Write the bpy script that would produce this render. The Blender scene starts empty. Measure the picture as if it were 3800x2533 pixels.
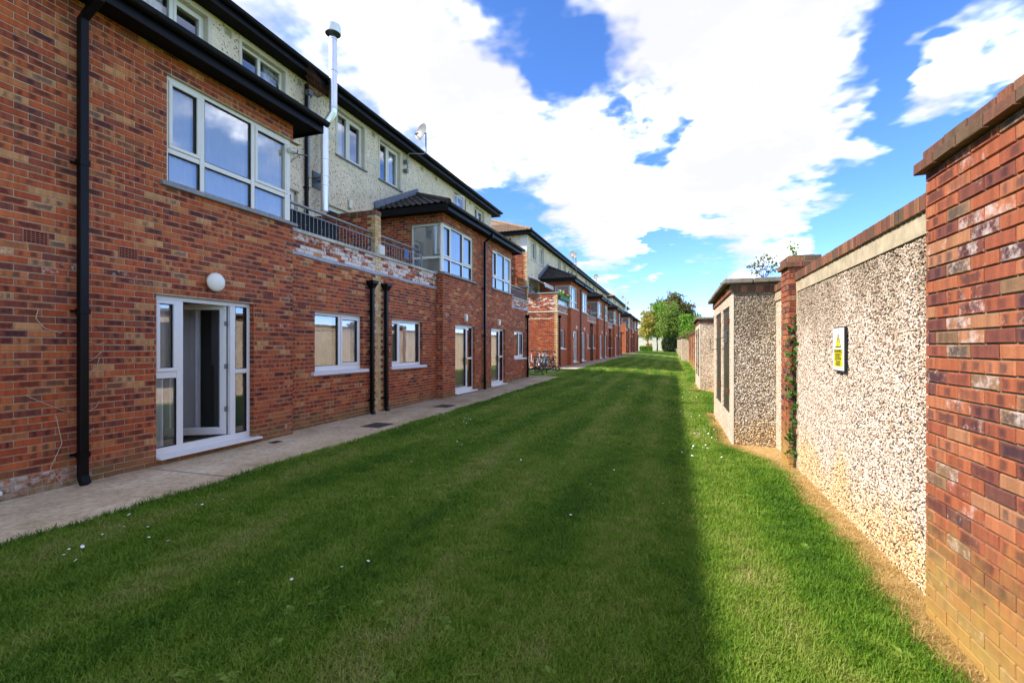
import bpy, math, random
import numpy as np
from mathutils import Vector, Matrix, Euler
R = math.radians
rng = random.Random(7)
scene = bpy.context.scene
COL = scene.collection

# ------------------------------------------------------------------ camera, sky, sun, exposure
scene.cycles.max_bounces = 6; scene.cycles.diffuse_bounces = 3; scene.cycles.glossy_bounces = 3; scene.cycles.transmission_bounces = 2
scene.cycles.transparent_max_bounces = 12; scene.cycles.caustics_reflective = False; scene.cycles.caustics_refractive = False
cam = bpy.data.cameras.new("camera")
cam.lens = 16.4; cam.sensor_width = 36.0; cam.shift_y = 0.0054
cam.clip_start = 0.05; cam.clip_end = 3000
cam_o = bpy.data.objects.new("camera", cam); COL.objects.link(cam_o)
cam_o.location = (0, 0, 1.55); cam_o.rotation_euler = (R(90), 0, R(19.176))
scene.camera = cam_o

SUN_TRAVEL = Vector((1.0, 0.56, -1.0)).normalized()
SUN_TO = -SUN_TRAVEL
sun_el = math.asin(SUN_TO.z)
sun_l = bpy.data.lights.new("sun", 'SUN')
sun_l.energy = 2.0; sun_l.angle = R(0.6); sun_l.color = (1.0, 0.93, 0.82)
sun_o = bpy.data.objects.new("sun", sun_l); COL.objects.link(sun_o)
sun_o.rotation_euler = SUN_TRAVEL.to_track_quat('-Z', 'Y').to_euler()
sun_o.location = (-30, -15, 40)

scene.view_settings.view_transform = 'Standard'
scene.view_settings.look = 'None'
scene.view_settings.gamma = 1.0
scene.view_settings.use_curve_mapping = False
scene.view_settings.exposure = 2.0


def nd(nt, t, ins=None, **props):
    n = nt.nodes.new(t)
    for k, v in props.items():
        setattr(n, k, v)
    for k, v in (ins or {}).items():
        s = n.inputs[k]
        if isinstance(v, bpy.types.NodeSocket):
            nt.links.new(v, s)
        else:
            s.default_value = v
    return n


def mth(nt, op, a, b=None, c=None, clamp=False):
    ins = {0: a}
    if b is not None: ins[1] = b
    if c is not None: ins[2] = c
    return nd(nt, 'ShaderNodeMath', ins, operation=op, use_clamp=clamp).outputs[0]


def vmth(nt, op, a, b=None, out=0):
    ins = {0: a}
    if b is not None: ins[1] = b
    return nd(nt, 'ShaderNodeVectorMath', ins, operation=op).outputs[out]


def smooth(nt, v, lo, hi, a=0.0, b=1.0):
    return nd(nt, 'ShaderNodeMapRange', {0: v, 1: lo, 2: hi, 3: a, 4: b}, interpolation_type='SMOOTHSTEP').outputs[0]


def mixc(nt, f, a, b, bt='MIX'):
    n = nt.nodes.new('ShaderNodeMix'); n.data_type = 'RGBA'; n.blend_type = bt
    for k, v in ((0, f), (6, a), (7, b)):
        if isinstance(v, bpy.types.NodeSocket): nt.links.new(v, n.inputs[k])
        else: n.inputs[k].default_value = v if k == 0 else (tuple(v) + (1,) if len(v) == 3 else v)
    return n.outputs[2]


def ramp(nt, f, stops, interp='LINEAR'):
    n = nt.nodes.new('ShaderNodeValToRGB'); nt.links.new(f, n.inputs[0])
    cr = n.color_ramp; cr.interpolation = interp
    while len(cr.elements) < len(stops): cr.elements.new(0.5)
    for e, (p, c) in zip(cr.elements, stops):
        e.position = p; e.color = tuple(c) + (1,) if len(c) == 3 else c
    return n.outputs[0]


def noise(nt, vec, scale, detail=3, rough=0.5, out=0, dist=0.0):
    return nd(nt, 'ShaderNodeTexNoise', {'Vector': vec, 'Scale': scale, 'Detail': detail, 'Roughness': rough, 'Distortion': dist}).outputs[out]


# sky with broken cumulus; clouds live in world directions
world = bpy.data.worlds.new("World"); scene.world = world; world.use_nodes = True
world.cycles.sampling_method = 'MANUAL'; world.cycles.sample_map_resolution = 512
nt = world.node_tree; nt.nodes.clear()
sky = nd(nt, 'ShaderNodeTexSky', sky_type='NISHITA', sun_disc=False)
sky.sun_elevation = sun_el
sky.sun_rotation = math.atan2(SUN_TO.x, SUN_TO.y)
sky.altitude = 50; sky.air_density = 0.62; sky.dust_density = 0.05; sky.ozone_density = 4.0
tc = nd(nt, 'ShaderNodeTexCoord')
dirv = vmth(nt, 'NORMALIZE', tc.outputs['Generated'])
sep = nd(nt, 'ShaderNodeSeparateXYZ', {0: dirv})
zc = mth(nt, 'ADD', mth(nt, 'MAXIMUM', sep.outputs[2], 0.0), 0.16)
px = mth(nt, 'DIVIDE', sep.outputs[0], zc); py = mth(nt, 'DIVIDE', sep.outputs[1], zc)
pl = nd(nt, 'ShaderNodeCombineXYZ', {0: px, 1: py, 2: 0.0}).outputs[0]
n1 = noise(nt, vmth(nt, 'ADD', pl, (3.1, 1.7, 0)), 1.15, 7, 0.58, dist=0.15)
n2 = noise(nt, vmth(nt, 'ADD', pl, (7.3, 4.1, 2)), 4.5, 4, 0.62)
CT, ST = math.cos(R(19.176)), math.sin(R(19.176))


def sky_dir(dx, dy):            # a direction given by azimuth and elevation slopes of the place
    xc = (dx * 1.6156 - 1900) / 1731.; z = (1287 - dy * 1.6156) / 1731.
    return Vector((xc * CT - ST, xc * ST + CT, z)).normalized()


field = mth(nt, 'MULTIPLY', mth(nt, 'SUBTRACT', n1, 0.5), 2.4)
field = mth(nt, 'ADD', field, mth(nt, 'MULTIPLY', mth(nt, 'SUBTRACT', n2, 0.5), 1.25))
field = mth(nt, 'ADD', field, 0.12)
wc = noise(nt, pl, 2.6, 4, 0.62, out=1)
dirw = vmth(nt, 'NORMALIZE', vmth(nt, 'ADD', dirv, vmth(nt, 'MULTIPLY', vmth(nt, 'SUBTRACT', wc, (.5, .5, .5)), (.34, .34, .26))))
LOBES = [  # cloud centres (dx, dy), angular radius, weight
    (800, 40, 13, .45), (1040, 90, 8, .35),
    (1050, 260, 7, .45), (1230, 300, 8, .60), (1370, 340, 5, .40), (1340, 470, 4.5, .45),
    (1450, 30, 8, .40), (1670, 70, 12, .45), (1890, 130, 8, .36), (1790, 240, 7, .30),
    (1500, 450, 5, .62), (1750, 440, 8, .65), (1870, 370, 6, .30), (1720, 550, 4, .45),
    (1350, 625, 4, .50), (2200, 205, 3.2, 1.0), (2325, 110, 4, .95),
    (1245, 70, 5, -.95), (1330, 195, 4.6, -1.0), (1490, 290, 4.4, -1.0), (2140, 420, 11, -.8),
    (2170, 60, 7, -.60), (1130, 540, 8, -.65), (1560, 690, 7, -.7), (1980, 660, 9, -.7), (1610, 570, 3.6, -.6),
]
for dx, dy, rad, w in LOBES:
    d = vmth(nt, 'DOT_PRODUCT', dirw, tuple(sky_dir(dx, dy)), out='Value')
    g = smooth(nt, d, math.cos(R(rad * 1.5)), math.cos(R(rad * .2)), 0.0, w)
    field = mth(nt, 'ADD', field, g)
dens = smooth(nt, field, -0.22, 0.85)
low = smooth(nt, sep.outputs[2], 0.03, 0.20)
dens = mth(nt, 'MULTIPLY', mth(nt, 'MULTIPLY', dens, 0.97), low)
n3 = noise(nt, vmth(nt, 'ADD', pl, (1.3, 9.1, 5)), 2.2, 5, 0.62)
lit = smooth(nt, mth(nt, 'ADD', n3, mth(nt, 'MULTIPLY', field, .06)), 0.20, 0.74, 1.0, 0.0)
lit = mth(nt, 'POWER', lit, 3.0)
ccol = mixc(nt, lit, (2.45, 2.47, 2.68), (42.0, 40.3, 38.2))
skyc = nd(nt, 'ShaderNodeHueSaturation', {'Saturation': 1.16, 'Value': 1.05, 'Color': sky.outputs[0]}).outputs[0]
skyc = mixc(nt, 1.0, skyc, (1.0, .90, 1.0), 'MULTIPLY')
bgc = mixc(nt, dens, skyc, ccol)
bg = nd(nt, 'ShaderNodeBackground', {'Color': bgc, 'Strength': 0.10})
wo = nd(nt, 'ShaderNodeOutputWorld'); nt.links.new(bg.outputs[0], wo.inputs[0])

# ------------------------------------------------------------------ materials
MATS = {}


def newmat(name, rough=0.8, spec=0.3):
    m = bpy.data.materials.new(name); m.use_nodes = True
    nt = m.node_tree; b = nt.nodes['Principled BSDF']
    b.inputs['Roughness'].default_value = rough
    b.inputs['Specular IOR Level'].default_value = spec
    MATS[name] = m
    return m, nt, b


def setc(nt, b, c):
    if isinstance(c, bpy.types.NodeSocket): nt.links.new(c, b.inputs['Base Color'])
    else: b.inputs['Base Color'].default_value = tuple(c) + (1,)


def bump(nt, b, h, strength=0.5, dist=0.01):
    n = nd(nt, 'ShaderNodeBump', {'Height': h, 'Strength': strength, 'Distance': dist})
    nt.links.new(n.outputs[0], b.inputs['Normal'])


def posn(nt): return nd(nt, 'ShaderNodeNewGeometry').outputs['Position']


def plain(name, c, rough=0.6, spec=0.3, var=0.12, scale=6.0, metal=0.0, bmp=0.0, bscale=60):
    m, nt, b = newmat(name, rough, spec)
    p = posn(nt)
    n = noise(nt, p, scale, 4, 0.6)
    k = nd(nt, 'ShaderNodeMapRange', {0: n, 1: 0.25, 2: 0.75, 3: 1 - var, 4: 1 + var}).outputs[0]
    setc(nt, b, vmth(nt, 'SCALE', tuple(c)) if False else mixc(nt, 1.0, c, nd(nt, 'ShaderNodeCombineColor', {0: k, 1: k, 2: k}).outputs[0], 'MULTIPLY'))
    b.inputs['Metallic'].default_value = metal
    if bmp: bump(nt, b, noise(nt, p, bscale, 4, 0.6), bmp, 0.004)
    return m


RED = [(0.0, (.47, .098, .030)), (.12, (.38, .078, .028)), (.26, (.50, .125, .038)), (.36, (.30, .066, .032)), (.46, (.44, .100, .032)),
       (.56, (.22, .062, .036)), (.63, (.50, .170, .055)), (.71, (.42, .088, .030)), (.82, (.54, .25, .095)), (.88, (.28, .080, .034)), (.94, (.46, .125, .042))]
PINK = [(0.0, (.36, .105, .048)), (.12, (.30, .085, .045)), (.24, (.41, .145, .068)), (.36, (.20, .062, .042)), (.46, (.37, .12, .055)),
        (.56, (.165, .060, .046)), (.64, (.38, .17, .085)), (.74, (.34, .10, .046)), (.84, (.26, .145, .075)), (.92, (.39, .115, .05))]
YEL = [(0.0, (.60, .38, .16)), (.25, (.66, .45, .22)), (.5, (.54, .33, .13)), (.75, (.68, .50, .28))]


def brickmat(name, pal, source, blotch=1.0, lichen=None, flo=(.78, .72, .66)):
    m, nt, b = newmat(name, 0.85, 0.25)
    if source == 'attr':
        rc = nd(nt, 'ShaderNodeAttribute', attribute_name='rnd').outputs['Color']
    else:
        rc = nd(nt, 'ShaderNodeObjectInfo').outputs['Color']
    s = nd(nt, 'ShaderNodeSeparateColor', {0: rc}); r, g, st = s.outputs[0], s.outputs[1], s.outputs[2]
    uv = nd(nt, 'ShaderNodeUVMap', uv_map='uv').outputs[0]
    p = posn(nt)
    base = ramp(nt, r, pal, 'CONSTANT')
    # kiss marks: dark burnt patches in the middle of the face
    su = nd(nt, 'ShaderNodeSeparateXYZ', {0: uv})
    nz = mth(nt, 'MULTIPLY', mth(nt, 'SUBTRACT', noise(nt, p, 24, 4, 0.65), 0.5), 1.05)
    du = mth(nt, 'ABSOLUTE', mth(nt, 'MULTIPLY', mth(nt, 'SUBTRACT', su.outputs[0], 0.5), 2.0))
    dv = mth(nt, 'ABSOLUTE', mth(nt, 'MULTIPLY', mth(nt, 'SUBTRACT', su.outputs[1], 0.5), 1.75))
    dd = mth(nt, 'ADD', mth(nt, 'MAXIMUM', mth(nt, 'POWER', du, 1.5), dv), nz)
    mk = smooth(nt, dd, 0.42, 0.84, 1.0, 0.0)
    two = mth(nt, 'SINE', mth(nt, 'ADD', mth(nt, 'MULTIPLY', su.outputs[0], 12.0), mth(nt, 'MULTIPLY', g, 40.0)))
    two = smooth(nt, two, -0.9, 0.9)
    mk = mth(nt, 'MULTIPLY', mk, mixf(nt, smooth(nt, mth(nt, 'FRACT', mth(nt, 'MULTIPLY', g, 7.3)), 0.45, 0.5), 1.0, two))
    on = smooth(nt, g, 0.22, 0.65, 0.0, 0.95 * blotch)
    c = mixc(nt, mth(nt, 'MULTIPLY', mk, on), base, mixc(nt, 1.0, base, (.33, .42, .75), 'MULTIPLY'))
    # vertical drag bands and fine grain
    bands = noise(nt, nd(nt, 'ShaderNodeCombineXYZ', {0: mth(nt, 'ADD', mth(nt, 'MULTIPLY', su.outputs[0], 5.0), mth(nt, 'MULTIPLY', g, 90.)), 1: mth(nt, 'MULTIPLY', r, 50.), 2: 0.0}).outputs[0], 1.0, 2, 0.5)
    c = mixc(nt, 1.0, c, ramp(nt, bands, [(0.3, (.74, .74, .74)), (0.7, (1.16, 1.16, 1.16))]), 'MULTIPLY')
    gr = noise(nt, p, 170, 3, 0.7)
    c = mixc(nt, 1.0, c, ramp(nt, gr, [(0.3, (.78, .78, .78)), (0.72, (1.2, 1.2, 1.2))]), 'MULTIPLY')
    # pale salts on some bricks
    fm = noise(nt, p, 13, 5, 0.72)
    sm = mth(nt, 'MULTIPLY', smooth(nt, mth(nt, 'ADD', mth(nt, 'MULTIPLY', mth(nt, 'SUBTRACT', fm, 0.5), 1.7), st), 0.40, 0.80), 0.85)
    c = mixc(nt, sm, c, flo)
    if lichen:
        z = nd(nt, 'ShaderNodeSeparateXYZ', {0: p}).outputs[2]
        zz = mth(nt, 'ADD', z, mth(nt, 'MULTIPLY', mth(nt, 'SUBTRACT', noise(nt, p, 5, 5, 0.7), 0.5), 1.0))
        c = mixc(nt, smooth(nt, zz, lichen[0], lichen[1], lichen[3], 0.0), c, lichen[2])
    setc(nt, b, c)
    bump(nt, b, mth(nt, 'ADD', gr, mth(nt, 'MULTIPLY', noise(nt, p, 40, 3, 0.6), 1.3)), 0.55, 0.004)
    return m


def mixf(nt, f, a, b):
    n = nt.nodes.new('ShaderNodeMix'); n.data_type = 'FLOAT'
    for k, v in ((0, f), (2, a), (3, b)):
        if isinstance(v, bpy.types.NodeSocket): nt.links.new(v, n.inputs[k])
        else: n.inputs[k].default_value = v
    return n.outputs[0]


LICH_B = (-0.05, 0.45, (.20, .14, .055), .75)
LICH_R = (-0.10, 0.72, (.42, .27, .065), .82)
BRICK = {
    'red': (brickmat('facade_brick', RED, 'obj', 1.0, LICH_B), brickmat('facade_brickwork', RED, 'attr', 1.0, LICH_B)),
    'pink': (brickmat('garden_wall_brick', PINK, 'obj', .9, LICH_R, (.58, .46, .42)), brickmat('garden_wall_brickwork', PINK, 'attr', .9, LICH_R, (.58, .46, .42))),
    'yellow': (brickmat('buff_quoin_brick', YEL, 'obj', .15), brickmat('buff_quoin_brickwork', YEL, 'attr', .15)),
    'cop': (brickmat('coping_brick', [(0, (.17, .075, .045)), (.3, (.24, .095, .052)), (.55, (.14, .085, .05)), (.8, (.27, .125, .065))], 'obj', .3),
            brickmat('coping_brickwork', [(0, (.17, .075, .045)), (.3, (.24, .095, .052)), (.55, (.14, .085, .05)), (.8, (.27, .125, .065))], 'attr', .3)),
}


def far_brick():
    m, nt, b = newmat('far_brickwork', 0.85, 0.2)
    p = posn(nt); s = nd(nt, 'ShaderNodeSeparateXYZ', {0: p})
    v = nd(nt, 'ShaderNodeCombineXYZ', {0: mth(nt, 'ADD', s.outputs[1], s.outputs[0]), 1: s.outputs[2], 2: 0.0}).outputs[0]
    bt = nd(nt, 'ShaderNodeTexBrick', {'Vector': v, 'Color1': (.47, .105, .032, 1), 'Color2': (.34, .085, .034, 1), 'Mortar': (.30, .17, .10, 1), 'Scale': 1.0, 'Mortar Size': .006, 'Brick Width': .225, 'Row Height': .075, 'Bias': 0.0})
    cell = noise(nt, nd(nt, 'ShaderNodeVectorMath', {0: v, 1: (.225, .075, 1)}, operation='SNAP').outputs[0], 40, 1)
    c = mixc(nt, smooth(nt, cell, .55, .62, 0, .7), bt.outputs[0], (.46, .22, .09))
    c = mixc(nt, smooth(nt, cell, .42, .36, 0, .7), c, (.15, .05, .035))
    c = mixc(nt, 1.0, c, ramp(nt, noise(nt, vmth(nt, 'MULTIPLY', p, (1.6, 1.6, 7.0)), 1.6, 5, .8), [(.3, (.62, .60, .60)), (.5, (1, 1, 1)), (.7, (1.22, 1.26, 1.26))]), 'MULTIPLY')
    setc(nt, b, c); bump(nt, b, bt.outputs[1], -0.4, 0.01)


far_brick()
plain('mortar', (.45, .375, .26), 0.95, .1, .25, 30, bmp=.5, bscale=200)
plain('mortar_dark', (.24, .20, .14), 0.95, .1, .3, 30, bmp=.5, bscale=200)


def pebbledash(name, size, light, mid, dark, ground, stain=None):
    m, nt, b = newmat(name, 0.85, 0.25)
    p = posn(nt)
    v = nd(nt, 'ShaderNodeTexVoronoi', {'Vector': p, 'Scale': 1 / size, 'Randomness': 1.0})
    cs = nd(nt, 'ShaderNodeSeparateColor', {0: v.outputs['Color']})
    c = ramp(nt, cs.outputs[0], [(0, light), (.30, mid), (.48, tuple(x * .66 for x in mid)), (.58, light), (.76, dark), (.86, tuple(x * .8 for x in light)), (.94, (.26, .13, .08))], 'CONSTANT')
    edge = smooth(nt, v.outputs['Distance'], .42, .62)
    c = mixc(nt, edge, c, ground)
    c = mixc(nt, 1.0, c, ramp(nt, noise(nt, p, 1.3, 4, .6), [(.3, (.86, .85, .82)), (.7, (1.1, 1.1, 1.1))]), 'MULTIPLY')
    setc(nt, b, c)
    bump(nt, b, mth(nt, 'SUBTRACT', 1.0, mth(nt, 'MULTIPLY', v.outputs['Distance'], 1.4)), 0.55, size * .5)
    return m


pebbledash('upper_pebbledash', .046, (.84, .71, .53), (.78, .65, .47), (.07, .048, .035), (.80, .67, .48))
pebbledash('shed_pebbledash', .026, (.80, .70, .55), (.62, .50, .37), (.13, .10, .08), (.32, .25, .18))
plain('plaster', (.66, .59, .46), .85, .2, .12, 3, bmp=.15, bscale=90)
plain('stained_plaster', (.46, .38, .26), .9, .2, .3, 9, bmp=.3, bscale=80)
plain('white_band', (.72, .69, .62), .8, .2, .08, 3)
plain('black_plastic', (.004, .004, .0045), .36, .16, .2, 8)
plain('black_soffit', (.006, .006, .006), .7, .12, .3, 8)
plain('white_upvc', (.80, .79, .75), .28, .5, .03, 3)
plain('cream_upvc', (.76, .73, .64), .32, .5, .05, 4)
plain('black_rubber', (.012, .012, .012), .6, .3, .2, 10)
plain('slate_sill', (.22, .24, .25), .6, .4, .25, 25, bmp=.2)
plain('white_sill', (.72, .71, .72), .5, .4, .05, 4)
plain('lead', (.30, .31, .35), .45, .5, .35, 14, bmp=.3, bscale=25)
plain('slate_flashing', (.12, .135, .16), .5, .5, .3, 9)
plain('galvanised', (.22, .23, .23), .42, .5, .25, 30, metal=.7)
plain('cowl_steel', (.80, .79, .77), .5, .5, .06, 4, metal=.6)
plain('stainless', (.80, .79, .77), .34, .5, .06, 4, metal=1.0)
plain('dark_steel', (.10, .11, .11), .45, .5, .3, 20, metal=.4)
plain('rust', (.12, .045, .022), .9, .2, .4, 40)
plain('terracotta_vent', (.36, .12, .075), .85, .2, .25, 40)
plain('vent_hole_shade', (.01, .008, .008), .9, .1)
plain('cream_vent', (.62, .55, .36), .7, .3, .12, 20)
plain('room_wall', (.78, .78, .73), .9, .1, .04, 1)
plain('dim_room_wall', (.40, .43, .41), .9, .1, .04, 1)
plain('room_floor', (.36, .28, .18), .7, .3, .1, 4)
plain('curtain', (.88, .88, .86), .95, .1, .05, 4)
plain('cream_curtain_and_reflection', (.82, .72, .54), .95, .1, .08, 4)  # curtain cloth; its cream also imitates the sunlit wall mirrored in panes
plain('lamp_opal', (.84, .80, .68), .35, .4, .03, 3)
plain('old_lamp', (.62, .54, .38), .6, .3, .25, 12)
plain('dish_grey', (.20, .20, .19), .45, .4, .15, 14)
plain('shed_door', (.050, .046, .030), .45, .4, .35, 5)
plain('bark', (.075, .055, .040), .95, .1, .35, 14)
plain('screen_black', (.018, .019, .021), .8, .2, .3, 60, bmp=.6, bscale=90)
plain('drain_iron', (.055, .048, .040), .7, .3, .3, 40)
plain('brass', (.62, .42, .12), .35, .5, .1, 9, metal=.8)
plain('sign_white', (.80, .80, .82), .4, .4, .02)
plain('sign_yellow', (.82, .70, .03), .45, .4, .03)
plain('sign_black', (.012, .012, .012), .45, .4, .1)
plain('tyre', (.018, .018, .018), .8, .2)
plain('bike_white', (.72, .72, .72), .3, .5)
plain('bike_black', (.02, .02, .022), .3, .5)
plain('bike_blue', (.10, .42, .60), .3, .5)
plain('bike_red', (.45, .05, .04), .3, .5)
plain('bike_metal', (.5, .5, .5), .3, .5, metal=.9)
plain('planter_green', (.03, .14, .10), .5, .4)
plain('petal_red', (.62, .01, .06), .6, .3)
plain('petal_white', (.82, .81, .78), .6, .3)
plain('petal_yellow', (.75, .55, .03), .6, .3)
plain('awning_cloth', (.52, .60, .62), .9, .1, .3, 22)
plain('frosted_panel', (.50, .54, .56), .25, .5, .08, 5)
plain('house_render', (.60, .55, .46), .9, .1, .05, 1)
plain('slate_roof', (.10, .09, .085), .8, .2, .2, 3)
plain('dry_twig', (.55, .44, .30), .9, .1, .2, 30)
plain('blue_cloth', (.10, .20, .45), .9, .1)
plain('red_cloth', (.50, .04, .06), .9, .1)


def tilemat(name, c1, c2, c3):
    m, nt, b = newmat(name, .85, .25)
    p = posn(nt)
    n = noise(nt, p, 7, 5, .65)
    c = ramp(nt, n, [(.25, c1), (.5, c2), (.75, c3)])
    sp = noise(nt, p, 33, 3, .6)
    c = mixc(nt, smooth(nt, sp, .62, .72, 0, .7), c, (.46, .44, .38))
    setc(nt, b, c); bump(nt, b, noise(nt, p, 60, 4, .6), .4, .006)


tilemat('roof_tile', (.018, .016, .015), (.042, .036, .032), (.085, .065, .045))
tilemat('brown_roof_tile', (.12, .075, .045), (.23, .145, .085), (.32, .22, .13))


def concmat(name, c1, c2, c3, far_grey=False):
    m, nt, b = newmat(name, .92, .2)
    p = posn(nt)
    sx = vmth(nt, 'MULTIPLY', p, (1.0, .7, 1.0))
    c = ramp(nt, noise(nt, sx, 1.5, 7, .66), [(.30, c1), (.5, c2), (.70, c3)])
    c = mixc(nt, 1.0, c, ramp(nt, noise(nt, p, 17, 6, .75), [(.32, (.62, .60, .58)), (.5, (1, 1, 1)), (.72, (1.22, 1.2, 1.15))]), 'MULTIPLY')
    if far_grey:  # darker and greyer further along the path
        y = nd(nt, 'ShaderNodeSeparateXYZ', {0: p}).outputs[1]
        f = smooth(nt, mth(nt, 'ADD', y, mth(nt, 'MULTIPLY', noise(nt, p, .9, 4, .6), 6.0)), 6.0, 15.0, 0, .85)
        c = mixc(nt, f, c, mixc(nt, 1.0, c, (.56, .56, .58), 'MULTIPLY'))
    setc(nt, b, c)
    bump(nt, b, mth(nt, 'ADD', noise(nt, p, 120, 4, .7), noise(nt, p, 30, 3, .6)), .6, .006)


concmat('path_concrete', (.42, .31, .185), (.64, .50, .32), (.78, .65, .46), True)
concmat('pad_concrete', (.42, .36, .27), (.52, .45, .35), (.60, .53, .42))
concmat('coping_concrete', (.12, .10, .075), (.22, .19, .15), (.33, .29, .22))
concmat('pale_coping', (.27, .27, .24), (.45, .45, .40), (.58, .57, .51))


def glassmat():
    m = bpy.data.materials.new('window_glass'); m.use_nodes = True; MATS['glass'] = m
    nt = m.node_tree; nt.nodes.clear()
    t = nd(nt, 'ShaderNodeBsdfTransparent', {'Color': (.99, 1, .99, 1)})
    g = nd(nt, 'ShaderNodeBsdfGlossy', {'Color': (.95, .97, 1, 1), 'Roughness': .0})
    p = posn(nt)
    nrm = nd(nt, 'ShaderNodeBump', {'Height': noise(nt, p, 2.2, 2, .4), 'Strength': .035, 'Distance': .02}).outputs[0]
    nt.links.new(nrm, g.inputs['Normal'])
    fr = nd(nt, 'ShaderNodeFresnel', {'IOR': 1.75})
    f = mth(nt, 'ADD', mth(nt, 'MULTIPLY', fr.outputs[0], 1.3), .15, clamp=True)
    mx = nd(nt, 'ShaderNodeMixShader', {0: f, 1: t.outputs[0], 2: g.outputs[0]})
    o = nd(nt, 'ShaderNodeOutputMaterial'); nt.links.new(mx.outputs[0], o.inputs[0])


glassmat()


def leafmat(name, c1, c2, c3, trans=.35, src='rand', scale=.8):
    m, nt, b = newmat(name, .55, .35)
    p = posn(nt)
    if src == 'attr':
        r = nd(nt, 'ShaderNodeAttribute', attribute_name='rnd').outputs['Fac']
    else:
        r = nd(nt, 'ShaderNodeObjectInfo').outputs['Random']
    n = noise(nt, p, scale, 3, .6)
    f = mth(nt, 'ADD', mth(nt, 'MULTIPLY', r, .6), mth(nt, 'MULTIPLY', mth(nt, 'SUBTRACT', n, .3), 1.0))
    c = ramp(nt, f, [(.1, c1), (.5, c2), (.95, c3)])
    setc(nt, b, c)
    t = nd(nt, 'ShaderNodeBsdfTranslucent'); nt.links.new(mixc(nt, 1.0, c, (1.2, 1.25, .6), 'MULTIPLY'), t.inputs[0])
    mx = nd(nt, 'ShaderNodeMixShader', {0: trans, 1: b.outputs[0], 2: t.outputs[0]})
    nt.links.new(mx.outputs[0], nt.nodes['Material Output'].inputs[0])
    return m


leafmat('leaf_green', (.08, .18, .016), (.16, .32, .03), (.25, .42, .055), src='attr')
leafmat('leaf_mid', (.11, .17, .03), (.20, .29, .05), (.30, .39, .09), src='attr')
leafmat('leaf_yellow', (.30, .27, .04), (.50, .43, .10), (.66, .56, .2), src='attr')
leafmat('leaf_bronze', (.07, .08, .02), (.16, .15, .04), (.26, .21, .07), src='attr')
leafmat('leaf_dark', (.008, .022, .006), (.018, .045, .010), (.035, .075, .018), src='attr')
leafmat('leaf_ivy', (.018, .060, .008), (.045, .12, .014), (.10, .22, .03), src='rand')
leafmat('leaf_weed', (.07, .10, .015), (.14, .18, .025), (.24, .26, .05), src='attr')


def grassmat(name, pal, dry):
    m, nt, b = newmat(name, .6, .3)
    p = posn(nt)
    r = nd(nt, 'ShaderNodeAttribute', attribute_name='rnd', attribute_type='INSTANCER').outputs['Fac']
    big = noise(nt, vmth(nt, 'MULTIPLY', p, (1.0, .28, 0.0)), 1.1, 4, .6)
    sm = noise(nt, p, 5.5, 4, .6)
    stp = mth(nt, 'SINE', mth(nt, 'ADD', mth(nt, 'MULTIPLY', nd(nt, 'ShaderNodeSeparateXYZ', {0: p}).outputs[0], 6.6), mth(nt, 'MULTIPLY', noise(nt, vmth(nt, 'MULTIPLY', p, (.5, .12, 0.0)), 1.0, 3, .6), 9.0)))
    f = mth(nt, 'ADD', mth(nt, 'ADD', mth(nt, 'MULTIPLY', stp, .15), mth(nt, 'MULTIPLY', mth(nt, 'SUBTRACT', big, .5), 1.6)), mth(nt, 'MULTIPLY', mth(nt, 'SUBTRACT', sm, .5), .8))
    f = mth(nt, 'ADD', mth(nt, 'ADD', f, .22), mth(nt, 'MULTIPLY', r, .40))
    c = ramp(nt, f, pal)
    setc(nt, b, c)
    t = nd(nt, 'ShaderNodeBsdfTranslucent'); nt.links.new(c, t.inputs[0])
    mx = nd(nt, 'ShaderNodeMixShader', {0: .3, 1: b.outputs[0], 2: t.outputs[0]})
    nt.links.new(mx.outputs[0], nt.nodes['Material Output'].inputs[0])
    return m


GP = [(.0, (.060, .155, .006)), (.30, (.125, .250, .012)), (.58, (.215, .315, .032)), (.82, (.32, .345, .085)), (1.0, (.44, .40, .16))]
grassmat('grass_blade', GP, 0)
DP = [(.0, (.30, .19, .06)), (.4, (.52, .35, .12)), (.7, (.62, .44, .18)), (1.0, (.72, .56, .28))]
grassmat('straw_blade', DP, 1)
leafmat('weed_leaf', (.12, .22, .02), (.19, .30, .035), (.28, .38, .06), src='rand')


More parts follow.
